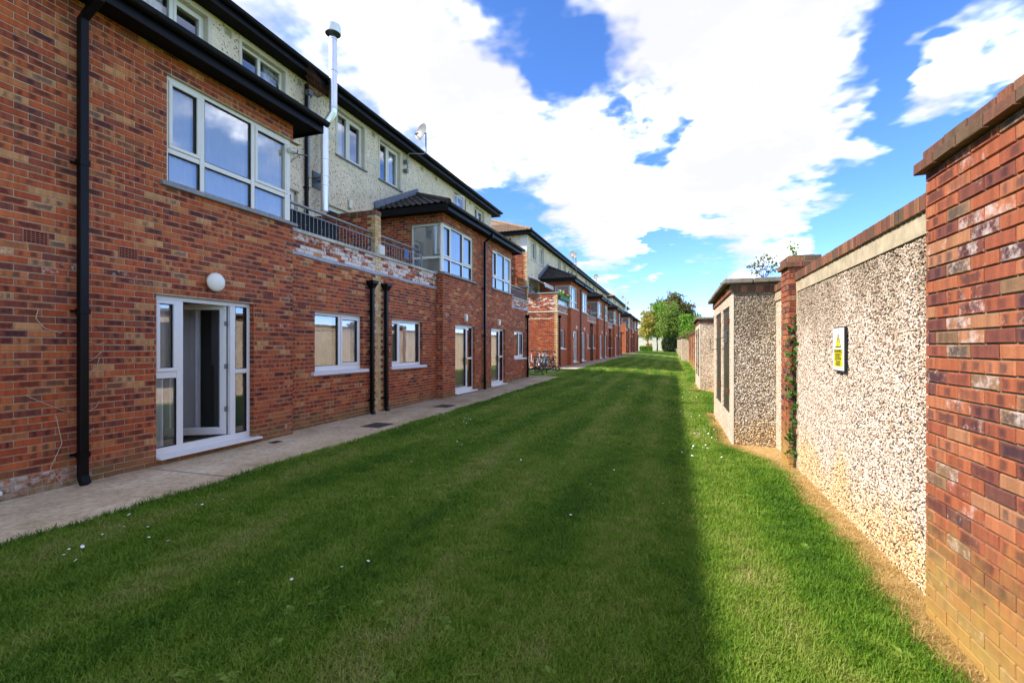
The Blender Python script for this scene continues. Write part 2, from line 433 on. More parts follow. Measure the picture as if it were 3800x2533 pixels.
def lawnmat():
    m, nt, b = newmat('lawn_ground', .9, .15)
    p = posn(nt)
    big = noise(nt, vmth(nt, 'MULTIPLY', p, (1.0, .28, 0.0)), 1.1, 4, .6)
    sm = noise(nt, p, 5.5, 4, .6)
    stp = mth(nt, 'SINE', mth(nt, 'ADD', mth(nt, 'MULTIPLY', nd(nt, 'ShaderNodeSeparateXYZ', {0: p}).outputs[0], 6.6), mth(nt, 'MULTIPLY', noise(nt, vmth(nt, 'MULTIPLY', p, (.5, .12, 0.0)), 1.0, 3, .6), 9.0)))
    fine = noise(nt, p, 60, 4, .75)
    f = mth(nt, 'ADD', mth(nt, 'ADD', mth(nt, 'MULTIPLY', stp, .15), mth(nt, 'MULTIPLY', mth(nt, 'SUBTRACT', big, .5), 1.6)), mth(nt, 'MULTIPLY', mth(nt, 'SUBTRACT', sm, .5), .8))
    f = mth(nt, 'ADD', mth(nt, 'ADD', f, .42), mth(nt, 'MULTIPLY', mth(nt, 'SUBTRACT', fine, .5), .9))
    c = ramp(nt, f, [(.0, (.045, .125, .004)), (.35, (.105, .215, .009)), (.62, (.175, .26, .02)), (.9, (.26, .28, .06))])
    setc(nt, b, c)
    bump(nt, b, mth(nt, 'ADD', fine, noise(nt, p, 14, 3, .6)), .8, .03)
    m, nt, b = newmat('straw_ground', .95, .1)
    p = posn(nt)
    c = ramp(nt, noise(nt, p, 24, 5, .75), [(.3, (.22, .13, .05)), (.5, (.46, .30, .12)), (.72, (.62, .44, .20))])
    setc(nt, b, c); bump(nt, b, noise(nt, p, 70, 4, .7), .8, .02)


lawnmat()


def pebblemat(name, pal):
    m, nt, b = newmat(name, .7, .3)
    r = nd(nt, 'ShaderNodeAttribute', attribute_name='rnd', attribute_type='INSTANCER').outputs['Fac']
    p = posn(nt)
    c = ramp(nt, r, pal, 'CONSTANT')
    big = noise(nt, vmth(nt, 'MULTIPLY', p, (1, 1, .35)), 2.2, 5, .65)
    z = nd(nt, 'ShaderNodeSeparateXYZ', {0: p}).outputs[2]
    up = smooth(nt, mth(nt, 'ADD', z, mth(nt, 'MULTIPLY', mth(nt, 'SUBTRACT', big, .5), 2.2)), 1.5, 2.3, 0, .62)
    c = mixc(nt, up, c, mixc(nt, 1.0, c, (.36, .33, .25), 'MULTIPLY'))
    lo = smooth(nt, mth(nt, 'ADD', z, mth(nt, 'MULTIPLY', mth(nt, 'SUBTRACT', big, .5), 1.2)), .55, .05, 0, .8)
    c = mixc(nt, lo, c, mixc(nt, 1.0, c, (1.08, .88, .52), 'MULTIPLY'))
    setc(nt, b, c)


pebblemat('panel_pebble', [(0, (.74, .61, .49)), (.20, (.60, .45, .34)), (.38, (.82, .72, .61)), (.57, (.44, .31, .23)), (.72, (.60, .47, .35)), (.85, (.25, .16, .12)), (.93, (.12, .09, .08))])
pebblemat('shed_pebble', [(0, (.60, .52, .41)), (.25, (.44, .35, .26)), (.45, (.68, .61, .52)), (.62, (.34, .25, .17)), (.8, (.22, .17, .13)), (.93, (.10, .08, .07))])

# ------------------------------------------------------------------ mesh helpers
ROOTLOC = {}


def link(name, me, mat=None, parent=None):
    o = bpy.data.objects.new(name, me); COL.objects.link(o)
    if mat is not None and me is not None and not me.materials:
        me.materials.append(MATS[mat] if isinstance(mat, str) else mat)
    if parent is not None:
        o.parent = parent
        if parent.name in ROOTLOC:
            o.matrix_parent_inverse = Matrix.Translation(-Vector(ROOTLOC[parent.name]))
    return o


def thing(name, label, cat, loc=(0, 0, 0), group=None, rotz=0.0, world=True):
    o = bpy.data.objects.new(name, None); COL.objects.link(o)
    o.empty_display_size = .2
    o.location = loc; o.rotation_euler = (0, 0, rotz)
    o['label'] = label; o['category'] = cat
    if group: o['group'] = group
    if world: ROOTLOC[o.name] = loc          # children are given in world coordinates
    return o


def tag(o, label, cat=None, group=None, kind=None):
    if label: o['label'] = label
    if cat: o['category'] = cat
    if group: o['group'] = group
    if kind: o['kind'] = kind
    return o


class MB:
    def __init__(s): s.v = []; s.f = []

    def quad(s, a, b, c, d):
        i = len(s.v); s.v += [tuple(a), tuple(b), tuple(c), tuple(d)]; s.f.append((i, i + 1, i + 2, i + 3)); return s

    def poly(s, pts):
        i = len(s.v); s.v += [tuple(p) for p in pts]; s.f.append(tuple(range(i, i + len(pts)))); return s

    def hexa(s, p):
        i = len(s.v); s.v += [tuple(q) for q in p]
        for f in ((0, 3, 2, 1), (4, 5, 6, 7), (0, 1, 5, 4), (1, 2, 6, 5), (2, 3, 7, 6), (3, 0, 4, 7)): s.f.append(tuple(i + k for k in f))
        return s

    def box(s, x0, x1, y0, y1, z0, z1):
        return s.hexa([(x0, y0, z0), (x1, y0, z0), (x1, y1, z0), (x0, y1, z0), (x0, y0, z1), (x1, y0, z1), (x1, y1, z1), (x0, y1, z1)])

    def tube(s, path, r, n=8, cap=True, closed=False):
        P = [Vector(p) for p in path]; rr = r if isinstance(r, (list, tuple)) else [r] * len(P)
        rings = []; prev = None
        for k, p in enumerate(P):
            if closed: t = P[(k + 1) % len(P)] - P[k - 1]
            else: t = (P[min(k + 1, len(P) - 1)] - P[max(k - 1, 0)])
            t = t.normalized() if t.length > 1e-9 else Vector((0, 0, 1))
            if prev is None:
                ref = Vector((0, 0, 1)) if abs(t.z) < .9 else Vector((1, 0, 0))
                nrm = t.cross(ref).normalized()
            else:
                nrm = (prev - t * prev.dot(t)); nrm = nrm.normalized() if nrm.length > 1e-6 else t.orthogonal().normalized()
            prev = nrm; bn = t.cross(nrm)
            i = len(s.v)
            for j in range(n):
                a = 2 * math.pi * j / n + (math.pi / n if n == 4 else 0)
                q = rr[k] * (1.414 if n == 4 else 1)
                s.v.append(tuple(p + (nrm * math.cos(a) + bn * math.sin(a)) * q))
            rings.append(i)
        m = len(rings)
        for k in range(m if closed else m - 1):
            a, b = rings[k], rings[(k + 1) % m]
            for j in range(n): s.f.append((a + j, a + (j + 1) % n, b + (j + 1) % n, b + j))
        if cap and not closed:
            s.f.append(tuple(rings[0] + j for j in reversed(range(n)))); s.f.append(tuple(rings[-1] + j for j in range(n)))
        return s

    def lathe(s, c, prof, n=20, axis='z'):
        c = Vector(c); rings = []
        for r, h in prof:
            i = len(s.v)
            for j in range(n):
                a = 2 * math.pi * j / n
                if axis == 'z': q = (r * math.cos(a), r * math.sin(a), h)
                elif axis == 'x': q = (h, r * math.cos(a), r * math.sin(a))
                else: q = (r * math.cos(a), h, r * math.sin(a))
                s.v.append(tuple(c + Vector(q)))
            rings.append(i)
        for a, b in zip(rings, rings[1:]):
            for j in range(n): s.f.append((a + j, a + (j + 1) % n, b + (j + 1) % n, b + j))
        s.f.append(tuple(rings[0] + j for j in reversed(range(n)))); s.f.append(tuple(rings[-1] + j for j in range(n)))
        return s

    def mesh(s, name, smooth=False):
        me = bpy.data.meshes.new(name); me.from_pydata(s.v, [], s.f)
        if smooth:
            me.polygons.foreach_set('use_smooth', [True] * len(me.polygons)); me.update(); me.set_sharp_from_angle(angle=.75)
        me.update(); return me

    def build(s, name, mat, parent=None, smooth=False):
        return link(name, s.mesh(name, smooth), mat, parent)


def bevel(o, w=.006, seg=1):
    m = o.modifiers.new('bevel', 'BEVEL'); m.width = w; m.segments = seg; m.limit_method = 'ANGLE'
    return o


class Fr:
    """wall frame: u along the wall, d outwards, z up"""
    def __init__(s, rot, ox, oy):
        a = R(rot); s.rot = a; s.ox = ox; s.oy = oy
        s.ux, s.uy = round(math.cos(a)), round(math.sin(a)); s.nx, s.ny = s.uy, -s.ux

    def p(s, u, d, z): return (s.ox + u * s.ux + d * s.nx, s.oy + u * s.uy + d * s.ny, z)

    def box(s, mb, u0, u1, d0, d1, z0, z1):
        p = s.p
        return mb.hexa([p(u0, d1, z0), p(u1, d1, z0), p(u1, d0, z0), p(u0, d0, z0), p(u0, d1, z1), p(u1, d1, z1), p(u1, d0, z1), p(u0, d0, z1)])

    def quad(s, mb, u0, u1, z0, z1, d=0.):
        p = s.p
        return mb.quad(p(u0, d, z0), p(u1, d, z0), p(u1, d, z1), p(u0, d, z1))


def plate(fr, u0, u1, z0, z1, holes, d=0., reveal=.0, thick=0.):
    """wall sheet with rectangular holes and reveals"""
    mb = MB()
    us = sorted({u0, u1} | {min(max(h[k], u0), u1) for h in holes for k in (0, 1)})
    zs = sorted({z0, z1} | {min(max(h[k], z0), z1) for h in holes for k in (2, 3)})
    for i in range(len(us) - 1):
        for j in range(len(zs) - 1):
            cu, cz = (us[i] + us[i + 1]) / 2, (zs[j] + zs[j + 1]) / 2
            if any(h[0] < cu < h[1] and h[2] < cz < h[3] for h in holes): continue
            fr.quad(mb, us[i], us[i + 1], zs[j], zs[j + 1], d)
    p = fr.p
    if reveal:
        for h in holes:
            a0, a1, b0, b1 = h[:4]; e = d - reveal
            if len(h) > 4 and h[4] == 'open': continue
            if a0 >= u0: mb.quad(p(a0, e, b0), p(a0, d, b0), p(a0, d, b1), p(a0, e, b1))
            if a1 <= u1: mb.quad(p(a1, d, b0), p(a1, e, b0), p(a1, e, b1), p(a1, d, b1))
            mb.quad(p(a0, d, b1), p(a1, d, b1), p(a1, e, b1), p(a0, e, b1))
            if b0 > z0: mb.quad(p(a0, e, b0), p(a1, e, b0), p(a1, d, b0), p(a0, d, b0))
    return mb


BW, BH, CW, CH = .215, .065, .225, .075


def brick_verts(w, h, d, rg, jit=.0018, ch=.0035):
    out = []
    hw, hh = w / 2, h / 2
    for (yy, ins) in ((-d, ch), (-d + ch * 1.1, 0.0), (.012, 0.0)):
        for sx, sz in ((-1, -1), (1, -1), (1, 1), (-1, 1)):
            out.append((sx * (hw - ins) + rg.uniform(-jit, jit), yy + rg.uniform(-jit, jit) * .8, sz * (hh - ins) + rg.uniform(-jit, jit)))
    return out


BF = [(0, 1, 2, 3)] + [(a, b, a % 4 + 0, 0) for a, b in ()]
BF = [(0, 1, 2, 3),
      (4, 5, 1, 0), (5, 6, 2, 1), (6, 7, 3, 2), (7, 4, 0, 3),
      (8, 9, 5, 4), (9, 10, 6, 5), (10, 11, 7, 6), (11, 8, 4, 7)]


class Bricks:
    """collects bricks; the largest in view become objects, the rest one joined part"""
    def __init__(s): s.items = []

    def add(s, fr, u0, u1, z0, z1, pal='red', stain=0., d=0., depth=.008):
        w, h = u1 - u0, z1 - z0
        if w < .02 or h < .02: return
        r = (rng.random(), rng.random(), min(1., max(0., stain)))
        s.items.append((fr, (u0 + u1) / 2, (z0 + z1) / 2, w, h, pal, r, d, depth))

    def lay(s, fr, u0, u1, z0, z1, holes=(), pal='red', stain=None, phase=0., d=0., depth=.008, skip=None, zbase=0.):
        k0 = math.floor((z0 - zbase) / CH + 1e-6)
        k = k0
        while zbase + k * CH < z1 - .02:
            za = zbase + k * CH + .005; zb = za + BH
            za_, zb_ = max(za, z0), min(zb, z1)
            off = phase + (CW / 2 if k % 2 else 0.)
            spans = [(u0, u1)]
            hs = [(h[0], h[1]) for h in holes if min(zb, h[3]) - max(za, h[2]) > .03]
            if skip: hs += skip(k)
            for a, b in hs:
                ns = []
                for p, q in spans:
                    if b <= p or a >= q: ns.append((p, q)); continue
                    if a > p: ns.append((p, a))
                    if b < q: ns.append((b, q))
                spans = ns
            for p, q in spans:
                i = math.floor((p - off) / CW)
                while off + i * CW < q:
                    a = max(off + i * CW + .005, p + (.0 if off + i * CW < p else .0)); b = min(off + i * CW + .005 + BW, q)
                    if b - a > .022 and zb_ - za_ > .02:
                        st = stain((a + b) / 2, (za + zb) / 2) if stain else 0.
                        s.add(fr, a, b, za_, zb_, pal, st, d, depth)
                    i += 1
            k += 1

    def emit(s, parent, limit=300, name='brick', stuff='brickwork', reach=16.):
        cz = Vector((0, 0, 1.55))
        fw = Vector((-ST, CT, 0)); rt = Vector((CT, ST, 0))
        sc = []
        for k, it in enumerate(s.items):
            p = Vector(it[0].p(it[1], it[7], it[2])) - cz
            zz = p.dot(fw)
            vis = zz > .5 and abs(p.dot(rt) / zz) < 1.11 and -.75 < p.z / zz < .76 and Vector((it[0].nx, it[0].ny, 0)).dot(p) < 0
            n = abs(Vector((it[0].nx, it[0].ny, 0)).dot(p.normalized()))
            size = it[3] * it[4] * n / max(zz, .3) ** 2 if vis else 0.
            sc.append((size, k))
        sc.sort(reverse=True)
        ind = {k for sz, k in sc[:limit] if sz > 0}
        cache = {}
        rest = {}
        for k, it in enumerate(s.items):
            fr, u, z, w, h, pal, r, d, depth = it
            if k in ind:
                full = abs(w - BW) < .004 and abs(h - BH) < .004
                key = (pal, rng.randrange(6), depth, 'F' if full else (round(w, 2), round(h, 3)))
                if key not in cache:
                    kw, kh = (BW, BH) if full else (key[3][0], key[3][1])
                    vs = brick_verts(max(kw, .02), kh, depth, rng)
                    me = bpy.data.meshes.new('brick'); me.from_pydata(vs, [], BF)
                    ul = me.uv_layers.new(name='uv')
                    uvv = [(v[0] / kw + .5, v[2] / kh + .5) for v in vs]
                    for lp in me.loops: ul.data[lp.index].uv = uvv[lp.vertex_index]
                    me.materials.append(BRICK[pal][0]); cache[key] = (me, kw, kh)
                me, kw, kh = cache[key]
                o = bpy.data.objects.new(name, me); COL.objects.link(o)
                o.parent = parent
                if parent.name in ROOTLOC: o.matrix_parent_inverse = Matrix.Translation(-Vector(ROOTLOC[parent.name]))
                o.location = fr.p(u, d - depth, z); o.rotation_euler = (0, 0, fr.rot)
                o.scale = (w / kw, 1, h / kh)
                o.color = (r[0], r[1], r[2], 1)
            else:
                rest.setdefault(pal, []).append(it)
        for pal, its in rest.items():
            vs = []; fs = []; uv = []; cols = []
            for fr, u, z, w, h, pal_, r, d, depth in its:
                b = len(vs); lv = brick_verts(w, h, depth, rng)
                for x, y, zz in lv:
                    vs.append(fr.p(u + x, d - depth - y, z + zz))
                for f in BF:
                    fs.append(tuple(b + q for q in f))
                    for q in f: uv.append((lv[q][0] / w + .5, lv[q][2] / h + .5)); cols.append((r[0], r[1], r[2], 1.))
            me = bpy.data.meshes.new(stuff); me.from_pydata(vs, [], fs)
            ul = me.uv_layers.new(name='uv'); ul.data.foreach_set('uv', np.array(uv, dtype=np.float32).ravel())
            at = me.color_attributes.new('rnd', 'FLOAT_COLOR', 'CORNER'); at.data.foreach_set('color', np.array(cols, dtype=np.float32).ravel())
            me.materials.append(BRICK[pal][1])
            o = link(stuff if pal != 'yellow' else 'buff_' + stuff, me, None, parent)
            o['kind'] = 'stuff'


def gn_scatter(name, pts, rots, scales, rnd, srcs, mat_unused=None, parent=None):
    """geometry-nodes instances of the source meshes on given points"""
    me = bpy.data.meshes.new(name); me.from_pydata([tuple(p) for p in pts], [], [])
    n = len(pts)
    a = me.attributes.new('rot', 'FLOAT_VECTOR', 'POINT'); a.data.foreach_set('vector', np.asarray(rots, np.float32).ravel())
    a = me.attributes.new('scl', 'FLOAT_VECTOR', 'POINT'); a.data.foreach_set('vector', np.asarray(scales, np.float32).ravel())
    a = me.attributes.new('rnd', 'FLOAT', 'POINT'); a.data.foreach_set('value', np.asarray(rnd, np.float32))
    idx = np.random.RandomState(3).randint(0, len(srcs), n)
    a = me.attributes.new('pick', 'INT', 'POINT'); a.data.foreach_set('value', idx.astype(np.int32))
    o = link(name, me, None, parent)
    ng = bpy.data.node_groups.new(name, 'GeometryNodeTree')
    ng.interface.new_socket('Geometry', in_out='INPUT', socket_type='NodeSocketGeometry')
    ng.interface.new_socket('Geometry', in_out='OUTPUT', socket_type='NodeSocketGeometry')
    gi = ng.nodes.new('NodeGroupInput'); go = ng.nodes.new('NodeGroupOutput')
    jn = ng.nodes.new('GeometryNodeGeometryToInstance')
    for sm in reversed(srcs):
        ob = bpy.data.objects.new(name + '_source', sm)      # not linked to the scene: only a shape for the instances
        oi = ng.nodes.new('GeometryNodeObjectInfo'); oi.inputs['Object'].default_value = ob
        oi.inputs['As Instance'].default_value = False
        ng.links.new(oi.outputs['Geometry'], jn.inputs[0])
    ip = ng.nodes.new('GeometryNodeInstanceOnPoints'); ip.inputs['Pick Instance'].default_value = True

    def attr(nm, ty):
        q = ng.nodes.new('GeometryNodeInputNamedAttribute'); q.data_type = ty; q.inputs[0].default_value = nm
        return next(s for s in q.outputs if s.enabled and s.name == 'Attribute')
    ng.links.new(gi.outputs[0], ip.inputs['Points']); ng.links.new(jn.outputs[0], ip.inputs['Instance'])
    ng.links.new(attr('pick', 'INT'), ip.inputs['Instance Index'])
    ng.links.new(attr('rot', 'FLOAT_VECTOR'), ip.inputs['Rotation'])
    ng.links.new(attr('scl', 'FLOAT_VECTOR'), ip.inputs['Scale'])
    ng.links.new(ip.outputs[0], go.inputs[0])
    md = o.modifiers.new('scatter', 'NODES'); md.node_group = ng
    o['kind'] = 'stuff'
    return o


# ------------------------------------------------------------------ ground
def interp(x, pts):
    xs = [p[0] for p in pts]; ys = [p[1] for p in pts]
    return np.interp(x, xs, ys)


LP = [(-20, -.03), (3, 0), (12, .03), (18, .10), (22, .14), (26, .27), (29, .33), (41, .41), (62, .46), (66, .56), (70, .66), (90, .68), (110, .62), (200, .62)]
RP = [(-20, -.08), (8, -.078), (19, -.075), (40, -.05), (60, .02), (90, .35), (110, .55), (200, .6)]


def gz(x, y):
    t = np.clip((np.asarray(x) + 5.) / 6.5, 0, 1); t = t * t * (3 - 2 * t)
    return (1 - t) * interp(y, LP) + t * interp(y, RP)


def sheet(name, xs, ys, zf, mat, kind='structure'):
    vs = [(x, y, float(zf(x, y))) for y in ys for x in xs]
    n = len(xs); fs = [(j * n + i, j * n + i + 1, (j + 1) * n + i + 1, (j + 1) * n + i) for j in range(len(ys) - 1) for i in range(n - 1)]
    mb = MB(); mb.v = vs; mb.f = fs
    o = mb.build(name, mat, None, True); o['kind'] = kind
    return o


yl = list(np.linspace(-14, 30, 89)) + list(np.linspace(31, 150, 60))
sheet('lawn', list(np.linspace(-40, -5.2, 6)) + list(np.linspace(-5.0, 1.9, 24)) + [4, 10, 40], yl, lambda x, y: gz(x, y), 'lawn_ground')
far = MB(); far.quad((-900, -900, -.5), (900, -900, -.5), (900, 1600, -.5), (-900, 1600, -.5)); far.build('ground', 'lawn_ground')['kind'] = 'structure'


def path(name, poly_x0, x1f, y0, y1, mat, lift=.012, step=.5):
    ys = list(np.arange(y0, y1, step)) + [y1]
    mb = MB(); n = 4
    for y in ys:
        xe = x1f(y)
        for i in range(n):
            x = poly_x0 + (xe - poly_x0) * i / (n - 1)
            mb.v.append((x, y, float(gz(min(x, -5.0), y)) + lift))
        mb.v.append((xe + .004, y, float(gz(-5., y)) - .08))
    n += 1
    for j in range(len(ys) - 1):
        for i in range(n - 1): mb.f.append((j * n + i, j * n + i + 1, (j + 1) * n + i + 1, (j + 1) * n + i))
    o = mb.build(name, mat); o['kind'] = 'structure'
    return o


edge1 = lambda y: -4.86 + .03 * math.sin(y * 2.1) + .02 * math.sin(y * 5.3) - .006 * y
path('path', -6.7, edge1, -14, 21.75, 'path_concrete')
p2 = path('pavement', -9.5, lambda y: -5.15 + .02 * math.sin(y * 3), 25.95, 61.0, 'path_concrete', .03)
pad = path('concrete_pad', -9.4, lambda y: -5.2, 25.9, 27.0, 'pad_concrete', .05)
path('path', -7.5, lambda y: -5.2 + .02 * math.sin(y), 67.3, 93, 'path_concrete', .03)
# control joints across the path
for yj in (4.05, 9.45, 15.1):
    mb = MB(); mb.quad((-6.33, yj, .0165 + float(gz(-6, yj))), (-4.9, yj + .06, .0165 + float(gz(-6, yj))), (-4.9, yj + .072, .0165 + float(gz(-6, yj))), (-6.33, yj + .012, .0165 + float(gz(-6, yj))))
    mb.build('path_joint', 'mortar_dark')['kind'] = 'structure'
# strip of dead cut grass at the foot of the garden wall
ys = list(np.arange(-4, 62, .25)); mb = MB()


def straw_edge(y):
    e = 1.33 + .03 * math.sin(y * 3.1) + .02 * math.sin(y * 7.7)
    for s0, s1, xf in SHEDS[:2]:
        t = min(max((y - (s0 - 1.1)) / 1.0, 0), 1) * min(max((s1 + .5 - y) / .5, 0), 1)
        e = e * (1 - t) + (xf - .17 + .03 * math.sin(y * 4)) * t
    return e


SHEDS = [(8.5, 12.2, .902), (18.9, 22.5, .902), (55.5, 59.2, .80), (70, 73.6, .62), (84, 87.6, .5)]
for y in ys:
    e = straw_edge(y)
    for x in (e, e + .07, 1.56, 1.9): mb.v.append((x, y, float(gz(x, y)) + (.004 if x == e else .012)))
for j in range(len(ys) - 1):
    for i in range(3): mb.f.append((j * 4 + i, j * 4 + i + 1, j * 4 + 4 + i + 1, j * 4 + 4 + i))
mb.build('bare_ground_strip', 'straw_ground', None, True)['kind'] = 'structure'


# ------------------------------------------------------------------ apartment buildings
A, A1, U = -6.33, -6.555, -8.45


def curtain(fr, u0, u1, z0, z1, d, mat, parent, folds=14, amp=.025, name='curtain'):
    mb = MB(); n = max(8, int((u1 - u0) * folds * 4))
    for i in range(n + 1):
        u = u0 + (u1 - u0) * i / n
        dd = d + amp * math.sin(i * 2 * math.pi / 4.3) + amp * .5 * math.sin(i * .37)
        mb.v += [fr.p(u, dd, z0), fr.p(u, dd * 1.0, z1)]
    for i in range(n): mb.f.append((2 * i, 2 * i + 2, 2 * i + 3, 2 * i + 1))
    return mb.build(name, mat, parent, True)


def window(fr, parent, u0, u1, z0, z1, mulls=(), trans=None, depth=-.09, mat='white_upvc', name='window', sash=(), fw=.055, mw=.07, detail=True, bottom=.07, th=.06):
    """framed window: one frame mesh, one pane for each light"""
    mb = MB(); d0, d1 = depth - th, depth
    fr.box(mb, u0, u1, d0, d1, z1 - fw, z1); fr.box(mb, u0, u1, d0, d1, z0, z0 + bottom)
    fr.box(mb, u0, u0 + fw, d0, d1 - .001, z0 + bottom, z1 - fw); fr.box(mb, u1 - fw, u1, d0, d1 - .001, z0 + bottom, z1 - fw)
    us = [u0 + fw] + [x for m in mulls for x in (m - mw / 2, m + mw / 2)] + [u1 - fw]
    for m in mulls: fr.box(mb, m - mw / 2, m + mw / 2, d0, d1 + .003, z0 + bottom, z1 - fw)
    cells = []
    for c in range(len(us) // 2):
        a, b = us[2 * c], us[2 * c + 1]
        t = trans[c] if isinstance(trans, (list, tuple)) else trans
        if t:
            fr.box(mb, a, b, d0, d1 - .002, t - mw / 2, t + mw / 2)
            cells += [(c, 0, a, b, z0 + bottom, t - mw / 2), (c, 1, a, b, t + mw / 2, z1 - fw)]
        else: cells.append((c, 0, a, b, z0 + bottom, z1 - fw))
    panes = []
    for c, r, a, b, p, q in cells:
        if (c, r) in sash:
            w = .05
            for (x0, x1, y0, y1) in ((a, b, p, p + w), (a, b, q - w, q), (a, a + w, p + w, q - w), (b - w, b, p + w, q - w)):
                fr.box(mb, x0, x1, d0 + .01, d1 + .016, y0, y1)
            a, b, p, q = a + w, b - w, p + w, q - w
        panes.append((a, b, p, q))
    o = mb.build(name, mat, parent)
    if detail: bevel(o, .006)
    for a, b, p, q in panes:
        pm = MB(); fr.quad(pm, a - .006, b + .006, p - .006, q + .006, depth - .034)
        pm.build('pane', 'glass', o)
        if detail:
            g = MB()
            for (x0, x1, y0, y1) in ((a, b, p, p + .008), (a, b, q - .008, q), (a, a + .008, p + .008, q - .008), (b - .008, b, p + .008, q - .008)):
                fr.box(g, x0, x1, depth - .033, depth - .006, y0, y1)
            g.build('gasket', 'black_rubber', o)
    return o


def sill(fr, parent, u0, u1, z, d0, d1, mat, h=.06, name='sill'):
    mb = MB(); p = fr.p
    mb.hexa([p(u0, d1, z - h), p(u1, d1, z - h), p(u1, d0, z - h), p(u0, d0, z - h), p(u0, d1, z - .015), p(u1, d1, z - .015), p(u1, d0, z), p(u0, d0, z)])
    return bevel(mb.build(name, mat, parent), .006)


def room(parent, x0, x1, y0, y1, z0, z1, wall='room_wall'):
    """inner faces of a room, open towards the street"""
    mb = MB()
    mb.quad((x0, y0, z0), (x0, y1, z0), (x0, y1, z1), (x0, y0, z1))
    mb.quad((x0, y0, z0), (x1, y0, z0), (x1, y0, z1), (x0, y0, z1))
    mb.quad((x0, y1, z0), (x1, y1, z0), (x1, y1, z1), (x0, y1, z1))
    mb.quad((x0, y0, z1), (x1, y0, z1), (x1, y1, z1), (x0, y1, z1))
    o = mb.build('room', wall, parent)
    f = MB(); f.quad((x0, y0, z0), (x1, y0, z0), (x1, y1, z0), (x0, y1, z0)); f.build('room_floor', 'room_floor', o)
    return o


def gutter(fr, parent, u0, u1, d, z, step=.95, r=.058, name='gutter'):
    def half(mb, a, b, r, dz=0.):
        n = 9; i = len(mb.v)
        for u in (a, b):
            for k in range(n):
                t = math.pi * k / (n - 1)
                mb.v.append(fr.p(u, d + .058 - r * math.cos(t), z - .012 + dz - r * 1.05 * math.sin(t)))
            mb.v.append(fr.p(u, d + .058 + r, z + dz)); mb.v.append(fr.p(u, d + .058 - r, z + dz))
        m = n + 2
        for k in range(m): mb.f.append((i + k, i + (k + 1) % m, i + m + (k + 1) % m, i + m + k))
        mb.f.append(tuple(i + k for k in reversed(range(m)))); mb.f.append(tuple(i + m + k for k in range(m)))
    mb = MB(); half(mb, u0, u1, r)
    o = mb.build(name, 'black_plastic', parent)
    if step:
        n = max(1, int((u1 - u0) / step)); cu = MB(); half(cu, -.02, .02, r + .006, .003)
        for k in range(n + 1):
            uu = u0 + .12 + (u1 - u0 - .24) * k / n
            b = MB(); half(b, uu - .018, uu + .018, r + .007, .003); b.build('gutter_bracket', 'black_plastic', o)
    # front lip
    l = MB(); fr.box(l, u0, u1, d + .058 + r - .004, d + .058 + r + .006, z - .022, z + .006); l.build('gutter_lip', 'black_plastic', o)
    return o


def downpipe(fr, parent, u, z0, z1, d=.095, w=.036, swan=None, collars=(), hopper=False, name='downpipe'):
    mb = MB()
    pts = [fr.p(u, d, z0 + .05), fr.p(u, d, z1)]
    mb.tube([fr.p(u, d + .05, z0), fr.p(u, d, z0 + .09)] + [fr.p(u, d, z0 + .1), fr.p(u, d, z1)] + ([fr.p(u + swan[0], swan[1], z1 + swan[2]), fr.p(u + swan[0], swan[1], z1 + swan[2] + .1)] if swan else []), w, 4)
    o = mb.build(name, 'black_plastic', parent)
    bevel(o, .008)
    for zc in collars:
        c = MB(); fr.box(c, u - w - .008, u + w + .008, d - w - .008, d + w + .008, zc - .03, zc + .03)
        fr.box(c, u - w - .035, u + w + .035, .004, .02, zc - .012, zc + .012)
        fr.box(c, u - .015, u + .015, .0, d, zc - .01, zc + .01)
        c.build('pipe_collar', 'black_plastic', o)
    if hopper:
        h = MB(); p = fr.p; a, b = .055, .095
        z = z1
        h.hexa([p(u - .04, d + .045, z - .05), p(u + .04, d + .045, z - .05), p(u + .04, d - .045, z - .05), p(u - .04, d - .045, z - .05),
                p(u - b, d + b, z + .06), p(u + b, d + b, z + .06), p(u + b, .003, z + .06), p(u - b, .003, z + .06)])
        fr.box(h, u - b - .008, u + b + .008, .003, d + b + .008, z + .06, z + .12)
        h.build('hopper', 'black_plastic', o)
    return o


def vent(fr, parent, u0, u1, z0, z1, mat='terracotta_vent', d=.002):
    mb = MB(); w = .012
    fr.box(mb, u0, u1, d - .02, d, z1 - w, z1); fr.box(mb, u0, u1, d - .02, d, z0, z0 + w)
    fr.box(mb, u0, u0 + w, d - .02, d, z0 + w, z1 - w); fr.box(mb, u1 - w, u1, d - .02, d, z0 + w, z1 - w)
    n = 6
    for k in range(1, n):
        z = z0 + w + (z1 - z0 - 2 * w) * k / n; fr.box(mb, u0 + w, u1 - w, d - .016, d - .002, z - .0035, z + .0035)
    for k in range(1, 6):
        u = u0 + (u1 - u0) * k / 6; fr.box(mb, u - .0025, u + .0025, d - .017, d - .003, z0 + w, z1 - w)
    o = mb.build('air_vent', mat, parent)
    b = MB(); fr.box(b, u0 + .002, u1 - .002, d - .03, d - .0085, z0 + .002, z1 - .002); b.build('vent_shade_block', 'vent_hole_shade', o)  # solid black block paints the shade of the hollow behind the bars
    return o


